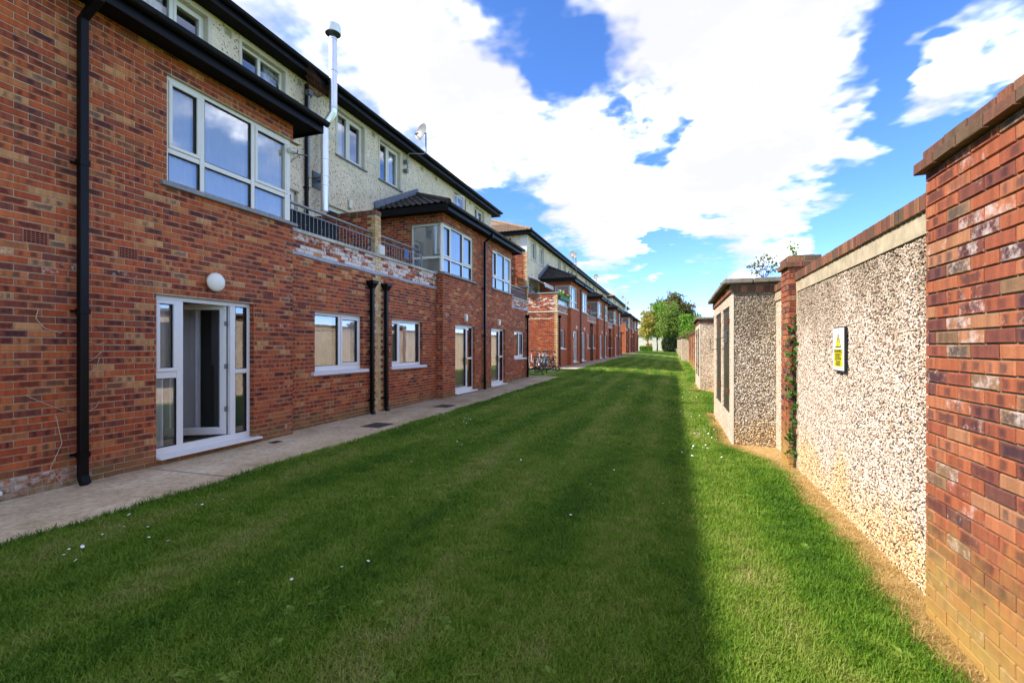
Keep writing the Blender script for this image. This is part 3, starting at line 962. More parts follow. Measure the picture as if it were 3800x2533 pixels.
def tiles(p0, e, g, inside, ne, ngr, name, mat, parent, single=False, tw=.2, gauge=.29):
    """overlapping wavy tiles on a roof slope; e along the eave, g up the slope"""
    e = Vector(e).normalized(); g = Vector(g).normalized(); n = e.cross(g).normalized()
    if n.z < 0: n = -n
    prof = [(0, .004), (.22, .032), (.45, .040), (.66, .020), (.84, .0), (1.0, .006)]

    def one(mb, c):
        i = len(mb.v)
        for s, lift in ((0., .028), (gauge * 1.12, .004)):
            for x, h in prof: mb.v.append(tuple(c + e * (x * tw) + g * s + n * (h + lift)))
        for x, h in prof: mb.v.append(tuple(c + e * (x * tw) + n * (h + .012)))
        m = len(prof)
        for k in range(m - 1):
            mb.f.append((i + k, i + k + 1, i + m + k + 1, i + m + k)); mb.f.append((i + 2 * m + k, i + 2 * m + k + 1, i + k + 1, i + k))
    big = MB(); base = None
    for r in range(ngr):
        for k in range(ne):
            c = Vector(p0) + e * (k * tw) + g * (r * gauge)
            if not inside(c + e * tw * .5 + g * gauge * .5): continue
            if single:
                if base is None: mb = MB(); one(mb, Vector((0, 0, 0))); base = mb.mesh('tile', True); base.materials.append(MATS[mat])
                o = bpy.data.objects.new('tile', base); COL.objects.link(o); o.parent = parent
                o.location = c + n * rng.uniform(-.003, .005)
            else: one(big, c + n * rng.uniform(-.003, .006))
    if not single and big.v:
        o = big.build(name, mat, parent, True); o['kind'] = 'stuff'
        return o


def eave_ends(fr, parent, u0, u1, d, z, mat='brown_roof_tile'):
    mb = MB(); u = u0
    while u < u1:
        i = len(mb.v); n = 5
        for k in range(n):
            t = math.pi * k / (n - 1); mb.v.append(fr.p(u + .1 - .1 * math.cos(t), d, z + .045 * math.sin(t)))
        for k in range(n):
            t = math.pi * k / (n - 1); mb.v.append(fr.p(u + .1 - .1 * math.cos(t), d - .35, z + .13 + .045 * math.sin(t)))
        for k in range(n - 1): mb.f.append((i + k, i + k + 1, i + n + k + 1, i + n + k))
        mb.f.append(tuple(i + k for k in range(n)))
        u += .21
    mb.build('eave_tiles', mat, parent)['kind'] = 'stuff'


def railing(parent, X, y0, y1, z, coarse=False):
    """galvanised balcony railing: tube handrail, lower rail, balusters with knops"""
    F = Fr(90, X, 0)
    mb = MB(); mb.tube([F.p(y0, 0, z + .475), F.p(y1 - .02, 0, z + .475), F.p(y1, -.03, z + .46)], .027, 10)
    o = mb.build('railing', 'galvanised', parent, True)
    r = MB(); F.box(r, y0, y1, -.014, .014, z + .345, z + .36); F.box(r, y1 - .035, y1 - .005, -.016, .016, z, z + .36)
    r.build('lower_rail', 'galvanised', o)
    step = .107 if not coarse else .16
    n = int((y1 - y0 - .1) / step)
    bm = {}
    for k in range(n + 1):
        y = y0 + .06 + k * step
        kind = k % 4 == 1
        if kind not in bm:
            b = MB(); top = .45 if kind else .35
            b.tube([(0, 0, 0), (0, 0, top)], .007, 5)
            if kind: b.lathe((0, 0, 0), [(.007, .08), (.019, .095), (.019, .105), (.009, .118), (.020, .135), (.020, .15), (.007, .165)], 8)
            me = b.mesh('baluster', True); me.materials.append(MATS['galvanised']); bm[kind] = me
        q = bpy.data.objects.new('baluster', bm[kind]); COL.objects.link(q); q.parent = o; q.location = (X, y, z)
    return o


def quoin_courses(c0, halves=(.105, .215)):
    return lambda k: halves[k % 2]


def building(label, y0, y1, dz, blocks, recesses, det, group=None):
    T = thing('apartment_building', label, 'building', (A, (y0 + y1) / 2, dz), group)
    zb = dz - .3
    walls = Bricks()
    F0, F1, FU = Fr(90, A, 0), Fr(90, A1, 0), Fr(90, U, 0)
    back = 'mortar' if det == 0 else 'far_brickwork'
    off = -.008 if det == 0 else 0.
    VH = .135
    # ---- projecting blocks
    for bi, c in enumerate(blocks):
        s0, s1 = c - 3.035, c + 3.035
        near = det == 0
        doors = [(c - 2.235, c - .745, dz - .0 + .085, dz + 2.235), (c + .745, c + 2.235, dz + .085, dz + 2.235)]
        ffw = [(s0 - .2, c - .88, dz + 3.72, dz + 5.17), (c + .88, s1 + .2, dz + 3.72, dz + 5.17)]
        vents = [(c - .57, c - .355, dz + 2.63, dz + 2.77), (c + .31, c + .525, dz + 2.63, dz + 2.77),
                 (c - 2.71, c - 2.495, dz + 2.255, dz + 2.395), (c + 2.40, c + 2.615, dz + 2.33, dz + 2.47), (c + .32, c + .535, dz + 5.33, dz + 5.44), (c - .535, c - .32, dz + 5.33, dz + 5.44)]
        holes = doors + ffw
        w = plate(F0, s0, s1, zb, dz + 5.46, holes, off, .10).build('brick_wall', back, T)
        if near:
            bk = Bricks()
            st = lambda u, z, c=c: (.42 * rng.random() if (s1 - u < .25 or u - s0 < .25) and rng.random() < .6 else .12 * rng.random()) + (.55 if z < .2 and u < 3.4 else 0) + (.35 if abs(z - 2.45) < .12 and u < 4.2 and rng.random() < .5 else 0)
            bk.lay(F0, s0 - .004, s1 + .004, zb, dz + 5.44, holes + vents, 'red', st)
            for h in doors:      # brick returns of the door openings
                bk.lay(Fr(0, 0, h[1]), A - .1, A - .001, h[2], h[3], (), 'red', None, A - .105, d=.007, zbase=0.)
            EN = Fr(0, 0, s0); en_holes = [(-9, A1, -5, dz + 2.9), (-7.4, A + .2, dz + 3.72, dz + 5.17)]
            bk.lay(EN, U, A + .002, zb, dz + 5.44, en_holes, 'red', None, .06)
            plate(EN, U, A, zb, dz + 5.46, en_holes, off, .0).build('end_wall', back, T)
            EF = Fr(180, 0, s1); eh = [(-A1, 9, -5, dz + 2.9), (-A - .2, 7.4, dz + 3.72, dz + 5.17)]
            plate(EF, -A, -U, zb, dz + 5.46, eh, off, 0.).build('end_wall', back, T)
            if bi == 0: walls = bk; wall0 = w
            else: bk.emit(w, 0)
        else:
            EN = Fr(0, 0, s0); en_holes = [(-9, A1, -5, dz + 2.9), (-7.4, A + .2, dz + 3.72, dz + 5.17)]
            plate(EN, U, A, zb, dz + 5.46, en_holes, 0, 0).build('end_wall', back, T)
            EF = Fr(180, 0, s1); eh = [(-A1, 9, -5, dz + 2.9), (-A - .2, 7.4, dz + 3.72, dz + 5.17)]
            plate(EF, -A, -U, zb, dz + 5.46, eh, 0, 0).build('end_wall', back, T)
        for v in vents:
            if det == 0 and v[0] > 2: vent(F0, T, *v)
        # rooms behind the glass
        for (ya, yb) in ((s0 + .12, c - .06), (c + .06, s1 - .12)):
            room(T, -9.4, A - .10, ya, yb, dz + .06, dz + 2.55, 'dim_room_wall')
            room(T, U + .12, A - .10, ya - .0, yb, dz + 2.8, dz + 5.4)
        # doors with side lights
        for di, h in enumerate(doors):
            u0, u1, z0, z1 = h
            if det == 0 and bi == 0 and di == 1:
                nearest_door(F0, T, h, dz)
            else:
                um = u0 + 1.02
                o = window(F0, T, u0, u1, z0 + .05, z1, (um,), (None, dz + 1.18), -.09, name='glazed_door', sash={(0, 0)}, bottom=.10, detail=det == 0)
                if det == 0:
                    hb = MB(); F0.box(hb, um - .085, um - .055, -.075, -.055, dz + .98, dz + 1.22); F0.box(hb, um - .2, um - .055, -.05, -.035, dz + 1.12, dz + 1.14)
                    hb.build('handle', 'brass', o)
                sill(F0, o, u0 - .0, u1 + (.10 if c > 4 else .0), z0 + .055, -.1, .07, 'white_upvc', .055)
                curtain(F0, u0 + .10, u0 + .98, dz + .15, z1 - .1, -.22, 'cream_curtain_and_reflection', T, 8)  # curtain drawn full width so its cream imitates the reflected sunlit wall
        # corner windows of the first floor
        for sd, h in ((0, ffw[0]), (1, ffw[1])):
            a, b = (s0 + .005, h[1]) if sd == 0 else (h[0], s1 - .005)
            wd = b - a
            if sd == 0: ml = (a + .58, a + 1.42)
            else: ml = (a + .53, a + 1.38)
            trn = dz + 4.18
            o = window(F0, T, a, b, h[2], h[3], ml, trn, -.055, 'cream_upvc', sash={(0, 1), (2, 1)} if det == 0 else (), detail=det == 0, bottom=.05)
            ce = (Fr(0, 0, s0), -7.4, A - .06) if sd == 0 else (Fr(180, 0, s1), -A + .06, 7.4)
            window(ce[0], T, ce[1], ce[2], h[2], h[3], (), trn, -.055, 'cream_upvc', detail=False, bottom=.05)
            pm = MB(); yy = s0 if sd == 0 else s1; q = 1 if sd == 0 else -1
            pm.box(A - .13, A - .048, min(yy + q * .048, yy + q * .13), max(yy + q * .048, yy + q * .13), h[2], h[3]); pm.build('corner_post', 'cream_upvc', o)
            # concrete lintel strip above, slate sill below
            lm = MB(); F0.box(lm, a + .004, b - .004, -.10, -.004, h[3] - .003, h[3] + .035); lm.build('lintel', 'stained_plaster', T)
            ea, eb = (a - .05, b + .10) if sd == 0 else (a - .10, b + .05)
            sill(F0, o, ea, eb, h[2] + .01, -.12, .07, 'slate_sill' if det == 0 else 'white_sill', .065)
            if sd == 0: sill(ce[0], o, -7.45, A - .12, h[2] + .012, -.12, .07, 'slate_sill', .067)
            if True:
                curtain(F0, a + .12, b - .1, dz + 3.75, dz + 5.15, -.14, 'curtain', T, 9, .012)
        # eaves, gutter and hipped roof
        ov = .36; ex = A + .35; w_ = ex - U; ze = dz + 5.58; zt = ze + w_ * math.tan(R(26.2))
        rf = MB()
        c1, c2, c3, c4 = (ex, s0 - ov, ze), (ex, s1 + ov, ze), (U, s1 + ov - w_, zt), (U, s0 - ov + w_, zt)
        e1, e2 = (U, s0 - ov, ze), (U, s1 + ov, ze)
        rf.quad(c1, c2, c3, c4); rf.poly([e1, c1, c4]); rf.poly([c2, e2, c3])
        ro = rf.build('roof', 'roof_tile', T)
        sf = MB(); sf.box(U, ex - .002, s0 - ov + .002, s1 + ov - .002, dz + 5.445, dz + 5.46); sf.build('soffit', 'black_soffit', ro)
        fa = MB(); fa.box(ex - .022, ex, s0 - ov, s1 + ov, dz + 5.40, ze - .005); fa.box(U, ex - .022, s0 - ov, s0 - ov + .02, dz + 5.40, ze + .01); fa.box(U, ex - .022, s1 + ov - .02, s1 + ov, dz + 5.40, ze + .01)
        fa.build('fascia', 'black_plastic', ro)
        gutter(Fr(90, ex, 0), T, s0 - ov - .03, s1 + ov + .03, .0, ze + .005, .95 if det == 0 else 0)
        gs = Vector((0, w_, zt - ze))
        ins = lambda q, s0=s0: q.y - (s0 - ov) >= -.02 and (q.x - U) >= 0 and (ex + .05 - q.x) >= (q.y - (s0 - ov)) - .05
        if not (det == 0 and bi == 0):
            tiles((U, s0 - ov - .03, ze + .005), (1, 0, 0), gs, ins, 13, 10, 'hip_tiles', 'roof_tile', ro, single=(det == 0))
        tp = MB(); tp.tube([(ex + .02, s0 - ov - .02, ze + .05), (U, s0 - ov + w_, zt + .05)], .085, 8)
        tp.build('hip_ridge', 'roof_tile', ro, True)
        if det: eave_ends(Fr(90, ex, 0), ro, s0 - ov, s1 + ov, .03, ze + .01)
        fl = MB(); fl.hexa([(U + .012, s0 - ov, ze + .02), (U + .10, s0 - ov, ze + .05), (U + .10, s0 - ov + w_, zt + .07), (U + .012, s0 - ov + w_, zt + .05),
                            (U + .012, s0 - ov - .02, ze + .28), (U + .03, s0 - ov, ze + .28), (U + .03, s0 - ov + w_, zt + .25), (U + .012, s0 - ov + w_, zt + .25)])
        fl.build('flashing', 'slate_flashing', ro)
        # down pipe in the middle of the block
        downpipe(F0, T, c - .10, dz + .02 + .0, dz + 5.20, collars=[dz + z for z in (.35, 1.95, 3.6)] if det == 0 else (), swan=(.0, .37, .17), w=.040)
    # ---- recessed balcony bays
    for ri, (m, sd) in enumerate(recesses):
        ya = m - 2.82 if sd != 'start' else m; yb = m + 2.82 if sd != 'end' else m
        wins = []
        if sd != 'start': wins.append((m - 2.04, m - .55, dz + 1.06, dz + 2.235))
        if sd != 'end': wins.append((m + .56, m + 2.05, dz + 1.06, dz + 2.235))
        vents = [v for v in ((m - 2.48, m - 2.265, dz + 2.255, dz + 2.395), (m - .50, m - .285, dz + 2.63, dz + 2.77), (m + .27, m + .485, dz + 2.63, dz + 2.77), (m + 2.28, m + 2.495, dz + 2.255, dz + 2.395)) if v[0] > ya and v[1] < yb]
        w = plate(F1, ya, yb, zb, dz + 3.66, wins, off, .10).build('brick_wall', back, T)
        pb = Bricks()
        hv = (.105, .21)
        if det == 0:
            salt = lambda u, z: .12 * rng.random() if z < dz + 3.3 else (.30 + .60 * rng.random())
            sk = (lambda k, m=m: [(m - hv[k % 2], m + hv[k % 2])]) if sd == 'full' else ((lambda k, m=m: [(m - hv[k % 2], m + 1)]) if sd == 'end' else None)
            pb.lay(F1, ya, yb, zb, dz + 3.66, wins + vents, 'red', salt, .03, skip=sk)
            k = 0
            while k * CH < 3.66:
                z = dz + k * CH + .005; h2 = hv[k % 2]
                if sd != 'start': pb.add(F1, m - h2 + .005, m - .004, z, z + BH, 'yellow', .3 * rng.random() if z < 3.3 else .5)
                if sd == 'full': pb.add(F1, m + .004, m + h2 - .005, z, z + BH, 'yellow', .3 * rng.random() if z < 3.3 else .5)
                k += 1
            for h in wins: pb.lay(Fr(0, 0, h[1]), A1 - .1, A1 - .001, h[2], h[3], (), 'red', None, A1 - .105, d=.007)
            for v in vents: vent(F1, T, *v)
            pb.emit(w, 0)
        elif sd == 'start':
            k = 0
            while k * CH < 3.66:
                z = dz + k * CH + .005; pb.add(F1, m - .004, m + (.21 if k % 2 else .105), z, z + BH, 'yellow', .2 * rng.random(), d=.004); k += 1
            pb.emit(w, 0)
        # parapet trim
        cp = MB(); F1.box(cp, ya + .001, yb - .001, -.20, .045, dz + 3.655, dz + 3.72); bevel(cp.build('coping', 'pale_coping', T), .008)
        if det:
            ef = MB(); F1.box(ef, ya + .02, yb - .02, .0, .006, dz + 3.32, dz + 3.64); ef.build('salt_stained_brick', 'salt_brick', T)
        ld = MB(); n = 14; p = F1.p
        for k in range(n):
            a = ya + .003 + (yb - ya - .006) * k / n; b = ya + .003 + (yb - ya - .006) * (k + 1) / n; j0, j1 = .012 * math.sin(k * 1.7), .012 * math.sin((k + 1) * 1.7)
            ld.hexa([p(a, .028, dz + 3.238 + j0), p(b, .028, dz + 3.238 + j1), p(b, .002, dz + 3.238 + j1), p(a, .002, dz + 3.238 + j0), p(a, .012, dz + 3.30), p(b, .012, dz + 3.30), p(b, .002, dz + 3.30), p(a, .002, dz + 3.30)])
        ld.build('lead_flashing', 'lead' if det == 0 else 'white_band', T)
        # balcony floor and inside of parapet
        fl = MB(); fl.box(U, A1 - .21, ya, yb, dz + 2.80, dz + 2.9); fl.box(A1 - .21, A1 - .02, ya + .002, yb - .002, dz + 2.80, dz + 3.653); fl.build('balcony_slab', 'stained_plaster', T)
        for wi, h in enumerate(wins):
            mid = h[0] + (.80 if h[0] < m else .44)
            first = h[0] < m
            o = window(F1, T, h[0], h[1], h[2] + .01, h[3], (mid,), None, -.09, 'white_upvc' if det == 0 else 'white_upvc', sash={(1, 0)} if first else {(0, 0)}, bottom=.10 if first else .07, detail=det == 0)
            sill(F1, o, h[0] - .10, h[1] + .12, h[2] + .015, -.10, .07, 'white_sill', .08)
            room(T, -9.6, A1 - .1, max(ya, h[0] - .4) + .05, min(yb, h[1] + .35) - .05, dz + .06, dz + 2.55)
            if first:
                curtain(F1, h[0] + .04, mid - .04, h[2] + .05, h[3] - .03, -.24, 'cream_curtain_and_reflection', T, 7, .02)  # added cream sheet imitating the sunlit garden wall mirrored in this pane
                curtain(F1, mid + .02, h[1] - .05, h[2] + .05, h[3] - .03, -.17, 'curtain', T, 12, .006, 'blind')
            else:
                curtain(F1, h[0] + .05, mid - .05, h[2] + .05, h[3] - .03, -.22, 'cream_curtain_and_reflection', T, 12, .02)
                curtain(F1, mid + .35, h[1] - .03, h[2] + .05, h[3] - .03, -.2, 'curtain', T, 10, .02)
        for pu in ([m - .35] if sd != 'start' else []) + ([m + .20 if det == 0 else m + .3] if sd != 'end' else []):
            downpipe(F1, T, pu, dz + .02, dz + 2.93, .085, .040, collars=[dz + z for z in (.35, 1.45, 2.35)] if det == 0 else (), hopper=True)
        # divider wall between neighbouring balconies
        if sd == 'full':
            dv = MB(); dv.box(U, A1 - .011, m - .107, m + .107, dz + 2.9, dz + 4.62); dw = dv.build('balcony_divider', back, T)
            if det == 0:
                q = Bricks(); EN = Fr(0, 0, m - .118); q.lay(EN, U, A1 - .22, dz + 3.6, dz + 4.62, (), 'red', None, .02, skip=None)
                FF = Fr(90, A1, 0)
                k = math.ceil(3.72 / CH)
                while k * CH < 4.62 - .05:
                    z = k * CH + .005
                    q.add(EN, A1 - (.215 if k % 2 else .105), A1, z, z + BH, 'yellow', .1)
                    if k % 2 == 0: q.add(EN, A1 - .215, A1 - .115, z, z + BH, 'red', 0)
                    q.add(FF, m - .113, m - .004, z, z + BH, 'yellow', .1); q.add(FF, m + .004, m + .113, z, z + BH, 'yellow', .1); k += 1
                u = U + .01
                while u < A1 - .06:
                    q.add(EN, u, min(u + .065, A1), dz + 4.63, dz + 4.735, 'cop', 0, .006); u += .075
                q.add(FF, m - .113, m - .004, 4.63, 4.735, 'cop', 0, .003); q.add(FF, m + .004, m + .113, 4.63, 4.735, 'cop', 0, .003)
                q.emit(dw, 0)
            tm = MB(); tm.box(U, A1 - .012, m - .108, m + .108, dz + 4.62, dz + 4.725); tm.build('divider_coping', 'mortar_dark', dw)
        if sd in ('start', 'end') :
            ey = m; e = 1 if sd == 'start' else -1
            y_a, y_b = sorted((ey, ey + e * .215))
            if det == 0 or sd == 'end':
                dv = MB(); dv.box(U, A1 - .011, y_a + .011, y_b - .0, dz + 3.0, dz + 4.33); dw = dv.build('end_parapet', back, T)
            else: dw = None
            cm = MB(); cm.box(U - .3, A1 + .06, y_a - .05, y_b + .05, dz + 4.33, dz + 4.41); bevel(cm.build('coping', 'slate_sill', T), .01)
            if sd == 'end':
                q = Bricks(); EN = Fr(0, 0, y_a); q.lay(EN, U, A1, dz + 3.0, dz + 4.33, (), 'red', None, .02); k = math.ceil((3.72) / CH)
                while k * CH < 4.30:
                    z = dz + k * CH + .005; q.add(Fr(90, A1, 0), y_a, y_a + .10, z, z + BH, 'yellow', .1); q.add(Fr(90, A1, 0), y_a + .11, y_b, z, z + BH, 'yellow' if k % 2 else 'red', .1); k += 1
                q.emit(dw, 0)
        coarse = det > 0
        if sd == 'full' and det < 2:
            railing(T, A1 - .06, ya - .0, m - .16, dz + 3.72, coarse); railing(T, A1 - .06, m + .16, yb - .72, dz + 3.72, coarse)
        elif sd == 'end' and det < 2: railing(T, A1 - .06, ya, m - .25, dz + 3.72, coarse)
    # ---- set-back top storey
    uw = []
    for m, sd in recesses:
        if sd != 'start': uw.append((m - 2.02, m - .88, dz + 6.65, dz + 7.87))
        if sd != 'end': uw.append((m + .88, m + 2.02, dz + 6.65, dz + 7.87))
    for c in blocks: uw += [(c - 3.09, c - 1.97, dz + 6.65, dz + 7.87), (c + 1.97, c + 3.09, dz + 6.65, dz + 7.87)]
    uw = [w for w in uw if w[0] > y0 + .3 and w[1] < y1 - .3]
    bd = []
    for m, sd in recesses:
        if sd != 'start': bd.append((m - 1.45, m - .5, dz + 2.95, dz + 5.24))
        if sd != 'end': bd.append((m + .45, m + 1.4, dz + 2.95, dz + 5.24))
    plate(FU, y0, y1, dz + 2.6, dz + 8.0, uw + bd, 0., .13).build('rendered_wall', 'upper_pebbledash', T)
    for k, w in enumerate(sorted(uw)):
        tr = MB(); e = .03; g = .012
        FU.box(tr, w[1] - .0, w[1] + .07, .0, g, w[2], w[3]); FU.box(tr, w[0] - .07, w[0], .0, g, w[2], w[3]); FU.box(tr, w[0] - .07, w[1] + .07, .0, g + .001, w[3], w[3] + .08)
        tr.box(U - .128, U + .0, w[1] - .006, w[1] - .001, w[2], w[3]); tr.box(U - .128, U, w[0] + .001, w[1] - .001, w[3] - .006, w[3] - .001)
        tr.build('plaster_surround', 'plaster', T)
        mid = (w[0] + w[1]) / 2
        opened = det == 0 and (7 < w[0] < 8 or 16 < w[0] < 17.5)
        o = window(FU, T, w[0] + .008, w[1] - .008, w[2], w[3] - .008, (mid - .06,), None, -.10, 'cream_upvc', sash={(1, 0)} if not opened else (), detail=False, bottom=.06)
        sill(FU, o, w[0] - .09, w[1] + .09, w[2] + .01, -.1, .06, 'slate_sill' if det == 0 else 'white_sill', .055)
        if opened:
            h = .52; fm = MB(); ww = .05; top = w[3] - .07
            LF = Fr(90, 0, 0)
            for (a, b, p, q) in ((0, h, 0, ww), (0, h, 1.05 - ww, 1.05), (0, ww, ww, 1.05 - ww), (h - ww, h, ww, 1.05 - ww)): fm.box(-.02, .02, a, b, p, q)
            so = fm.build('open_sash', 'cream_upvc', T); so.location = (U - .08, w[1] - .09 - h if w[0] < 10 else w[0] + .06, w[2] + .07)
            so.rotation_euler = (0, R(-18) if w[0] < 10 else 0, R(-38) if w[0] > 10 else R(-24))
            pm = MB(); pm.quad((0, ww, ww), (0, h - ww, ww), (0, h - ww, 1.05 - ww), (0, ww, 1.05 - ww)); pm.build('pane', 'glass', so)
        room(T, -11, U - .1, w[0] - .2, w[1] + .2, dz + 5.7, dz + 7.95)
        if k % 2 == 0: curtain(FU, w[0] + .05, w[0] + .45, w[2] + .05, w[3] - .05, -.22, 'curtain', T, 10)
        else: curtain(FU, w[1] - .42, w[1] - .05, w[2] + .05, w[3] - .05, -.22, 'curtain', T, 10)
    for m, sd in recesses:       # smooth bands and cream vents
        pass
    us = sorted(uw)
    for a, b in zip(us, us[1:]):
        if b[0] - a[1] > .2:
            bm = MB(); FU.box(bm, a[1] + .071, b[0] - .071, .0, .008, dz + 6.96, dz + 7.10); bm.build('plaster_band', 'plaster', T)
            if det < 2:
                for uu in ([a[1] + .35] if b[0] - a[1] < 2 else [a[1] + 1.3, b[0] - 1.6]):
                    vent(FU, T, uu, uu + .16, dz + 7.78, dz + 7.93, 'cream_vent', .012)
    for d in bd:
        o = window(FU, T, d[0] + .01, d[1] - .01, d[2], d[3], (), None, -.1, 'white_upvc', name='balcony_door', sash={(0, 0)}, detail=False)
        room(T, -11, U - .1, d[0] - .1, d[1] + .1, dz + 2.9, dz + 5.4)
        hd = MB(); FU.box(hd, d[0] - .07, d[1] + .07, .0, .012, d[3], d[3] + .07); hd.build('door_head', 'plaster', T)
    # end walls of the building
    for sd, yy, rot in (('start', y0, 0), ('end', y1, 180)):
        E_ = Fr(rot, 0, yy); a, b = (-16.5, U) if sd == 'start' else (-U, 16.5)
        if det == 1 and sd == 'start':
            plate(E_, -16.5, U, zb, dz + 6.95, (), -.008, 0).build('end_wall', 'mortar', T)
            plate(E_, U, A1, zb, dz + 4.33, (), -.008, 0).build('end_wall', 'mortar', T)
            q = Bricks(); hv = (.105, .215)
            sk = lambda k: [(U - hv[(k + 1) % 2], U + .001)] if dz + k * CH > dz + 4.40 else []
            salt = lambda u, z: (.25 + .6 * rng.random()) if dz + 3.35 < z < dz + 4.1 and u > U + .1 and rng.random() < .65 else .15 * rng.random()
            q.lay(E_, U, A1, zb, dz + 4.33, (), 'red', salt, .0, zbase=dz - 5 * CH, skip=lambda k: [(A1 - hv[(k + 1) % 2] - .0, A1 + .1)])
            q.lay(E_, -11.5, U, dz + 3.4, dz + 6.95, (), 'red', None, .0, zbase=dz - 5 * CH, skip=lambda k: [(U - hv[(k + 1) % 2], U + .1)])
            k = 0
            while k * CH < 7.2:
                z = dz - 5 * CH + k * CH + .005
                if z < dz + 4.3: q.add(E_, A1 - hv[(k + 1) % 2] + .01, A1, z, z + BH, 'yellow', .15 * rng.random())
                if dz + 4.40 < z < dz + 6.9: q.add(E_, U - hv[(k + 1) % 2] + .01, U, z, z + BH, 'yellow', .15 * rng.random())
                k += 1
            # paired parapet face towards the lawn
            k = 0
            wl = MB(); wl.box(U, A1 - .002, yy + .012, yy + .21, dz + 3.0, dz + 4.328); pw = wl.build('end_parapet', 'far_brickwork', T)
            q.emit(T, 300)
            bm = MB(); E_.box(bm, U, A1 + .03, .0, .03, dz + 3.24, dz + 3.29); bm.build('band_course', 'white_band', T)
        else:
            plate(E_, a, b, zb, dz + 6.95, (), 0, 0).build('end_wall', 'far_brickwork', T)
            aa, bb = (U, A1) if sd == 'start' else (-A1, -U)
            plate(E_, aa, bb, zb, dz + (4.33 if det else 3.0), (), 0, 0).build('end_wall', 'far_brickwork', T)
        plate(E_, a, b, dz + 6.95, dz + 8.0, (), .006, 0).build('end_render', 'upper_pebbledash', T)
        cs = MB()
        (E_.box(cs, U - .42, U + .004, .006, .014, dz + 6.93, dz + 8.0) if sd == 'start' else None)
        FU.box(cs, (yy if sd == 'start' else yy - .25), (yy + .25 if sd == 'start' else yy), .001, .012, dz + 2.95 if det == 0 else dz + 6.93, dz + 8.0)
        cs.build('corner_strip', 'white_band', T)
    # upper eaves and hipped roof
    ex = U + .36; ov = .36; ze = dz + 8.14; xb = -17.; hw = (ex - xb) / 2; zt = ze + hw * math.tan(R(25))
    ya, yb = y0 - ov, y1 + ov
    rf = MB(); r1, r2 = (ex - hw, ya + hw, zt), (ex - hw, yb - hw, zt)
    rf.quad((ex, ya, ze), (ex, yb, ze), r2, r1); rf.poly([(xb, ya, ze), (ex, ya, ze), r1]); rf.poly([(ex, yb, ze), (xb, yb, ze), r2]); rf.quad((xb, yb, ze), (xb, ya, ze), r1, r2)
    ro = rf.build('roof', 'brown_roof_tile' if det else 'roof_tile', T)
    sf = MB(); sf.box(xb, ex - .002, ya + .002, yb - .002, dz + 7.985, dz + 8.0); sf.build('soffit', 'black_soffit', ro)
    fa = MB(); fa.box(ex - .022, ex, ya, yb, dz + 7.96, ze - .004); fa.box(xb, ex - .022, ya, ya + .02, dz + 7.96, ze - .004); fa.box(xb, ex - .022, yb - .02, yb, dz + 7.96, ze - .004)
    fa.build('fascia', 'black_plastic', ro)
    gutter(Fr(90, ex, 0), T, ya - .03, yb + .03, .0, ze + .005, .95 if det == 0 else 0)
    if det:
        gutter(Fr(0, 0, ya), T, -16, ex + .05, .0, ze + .005, 0)
        eave_ends(Fr(90, ex, 0), ro, ya, yb, .03, ze + .012)
        tl = R(25)
        ins = lambda q: q.x < ex - (q.y - ya) + .05 and q.y < ya + 2.6
        tiles((-15.4, ya - .03, ze + .005), (1, 0, 0), (0, math.cos(tl), math.sin(tl)), ins, 38, 9, 'hip_tiles', 'brown_roof_tile', ro)
        hp = MB(); hp.tube([(ex + .02, ya - .02, ze + .05), (ex - hw, ya + hw, zt + .05)], .10, 8); hp.build('hip_ridge', 'brown_roof_tile', ro, True)
        downpipe(Fr(0, 0, y0), T, U - 1.05 if det == 1 else U - .8, dz + .1, dz + 7.8, .1, .045)
    if det == 0:
        walls.emit(wall0, 300)
    return T


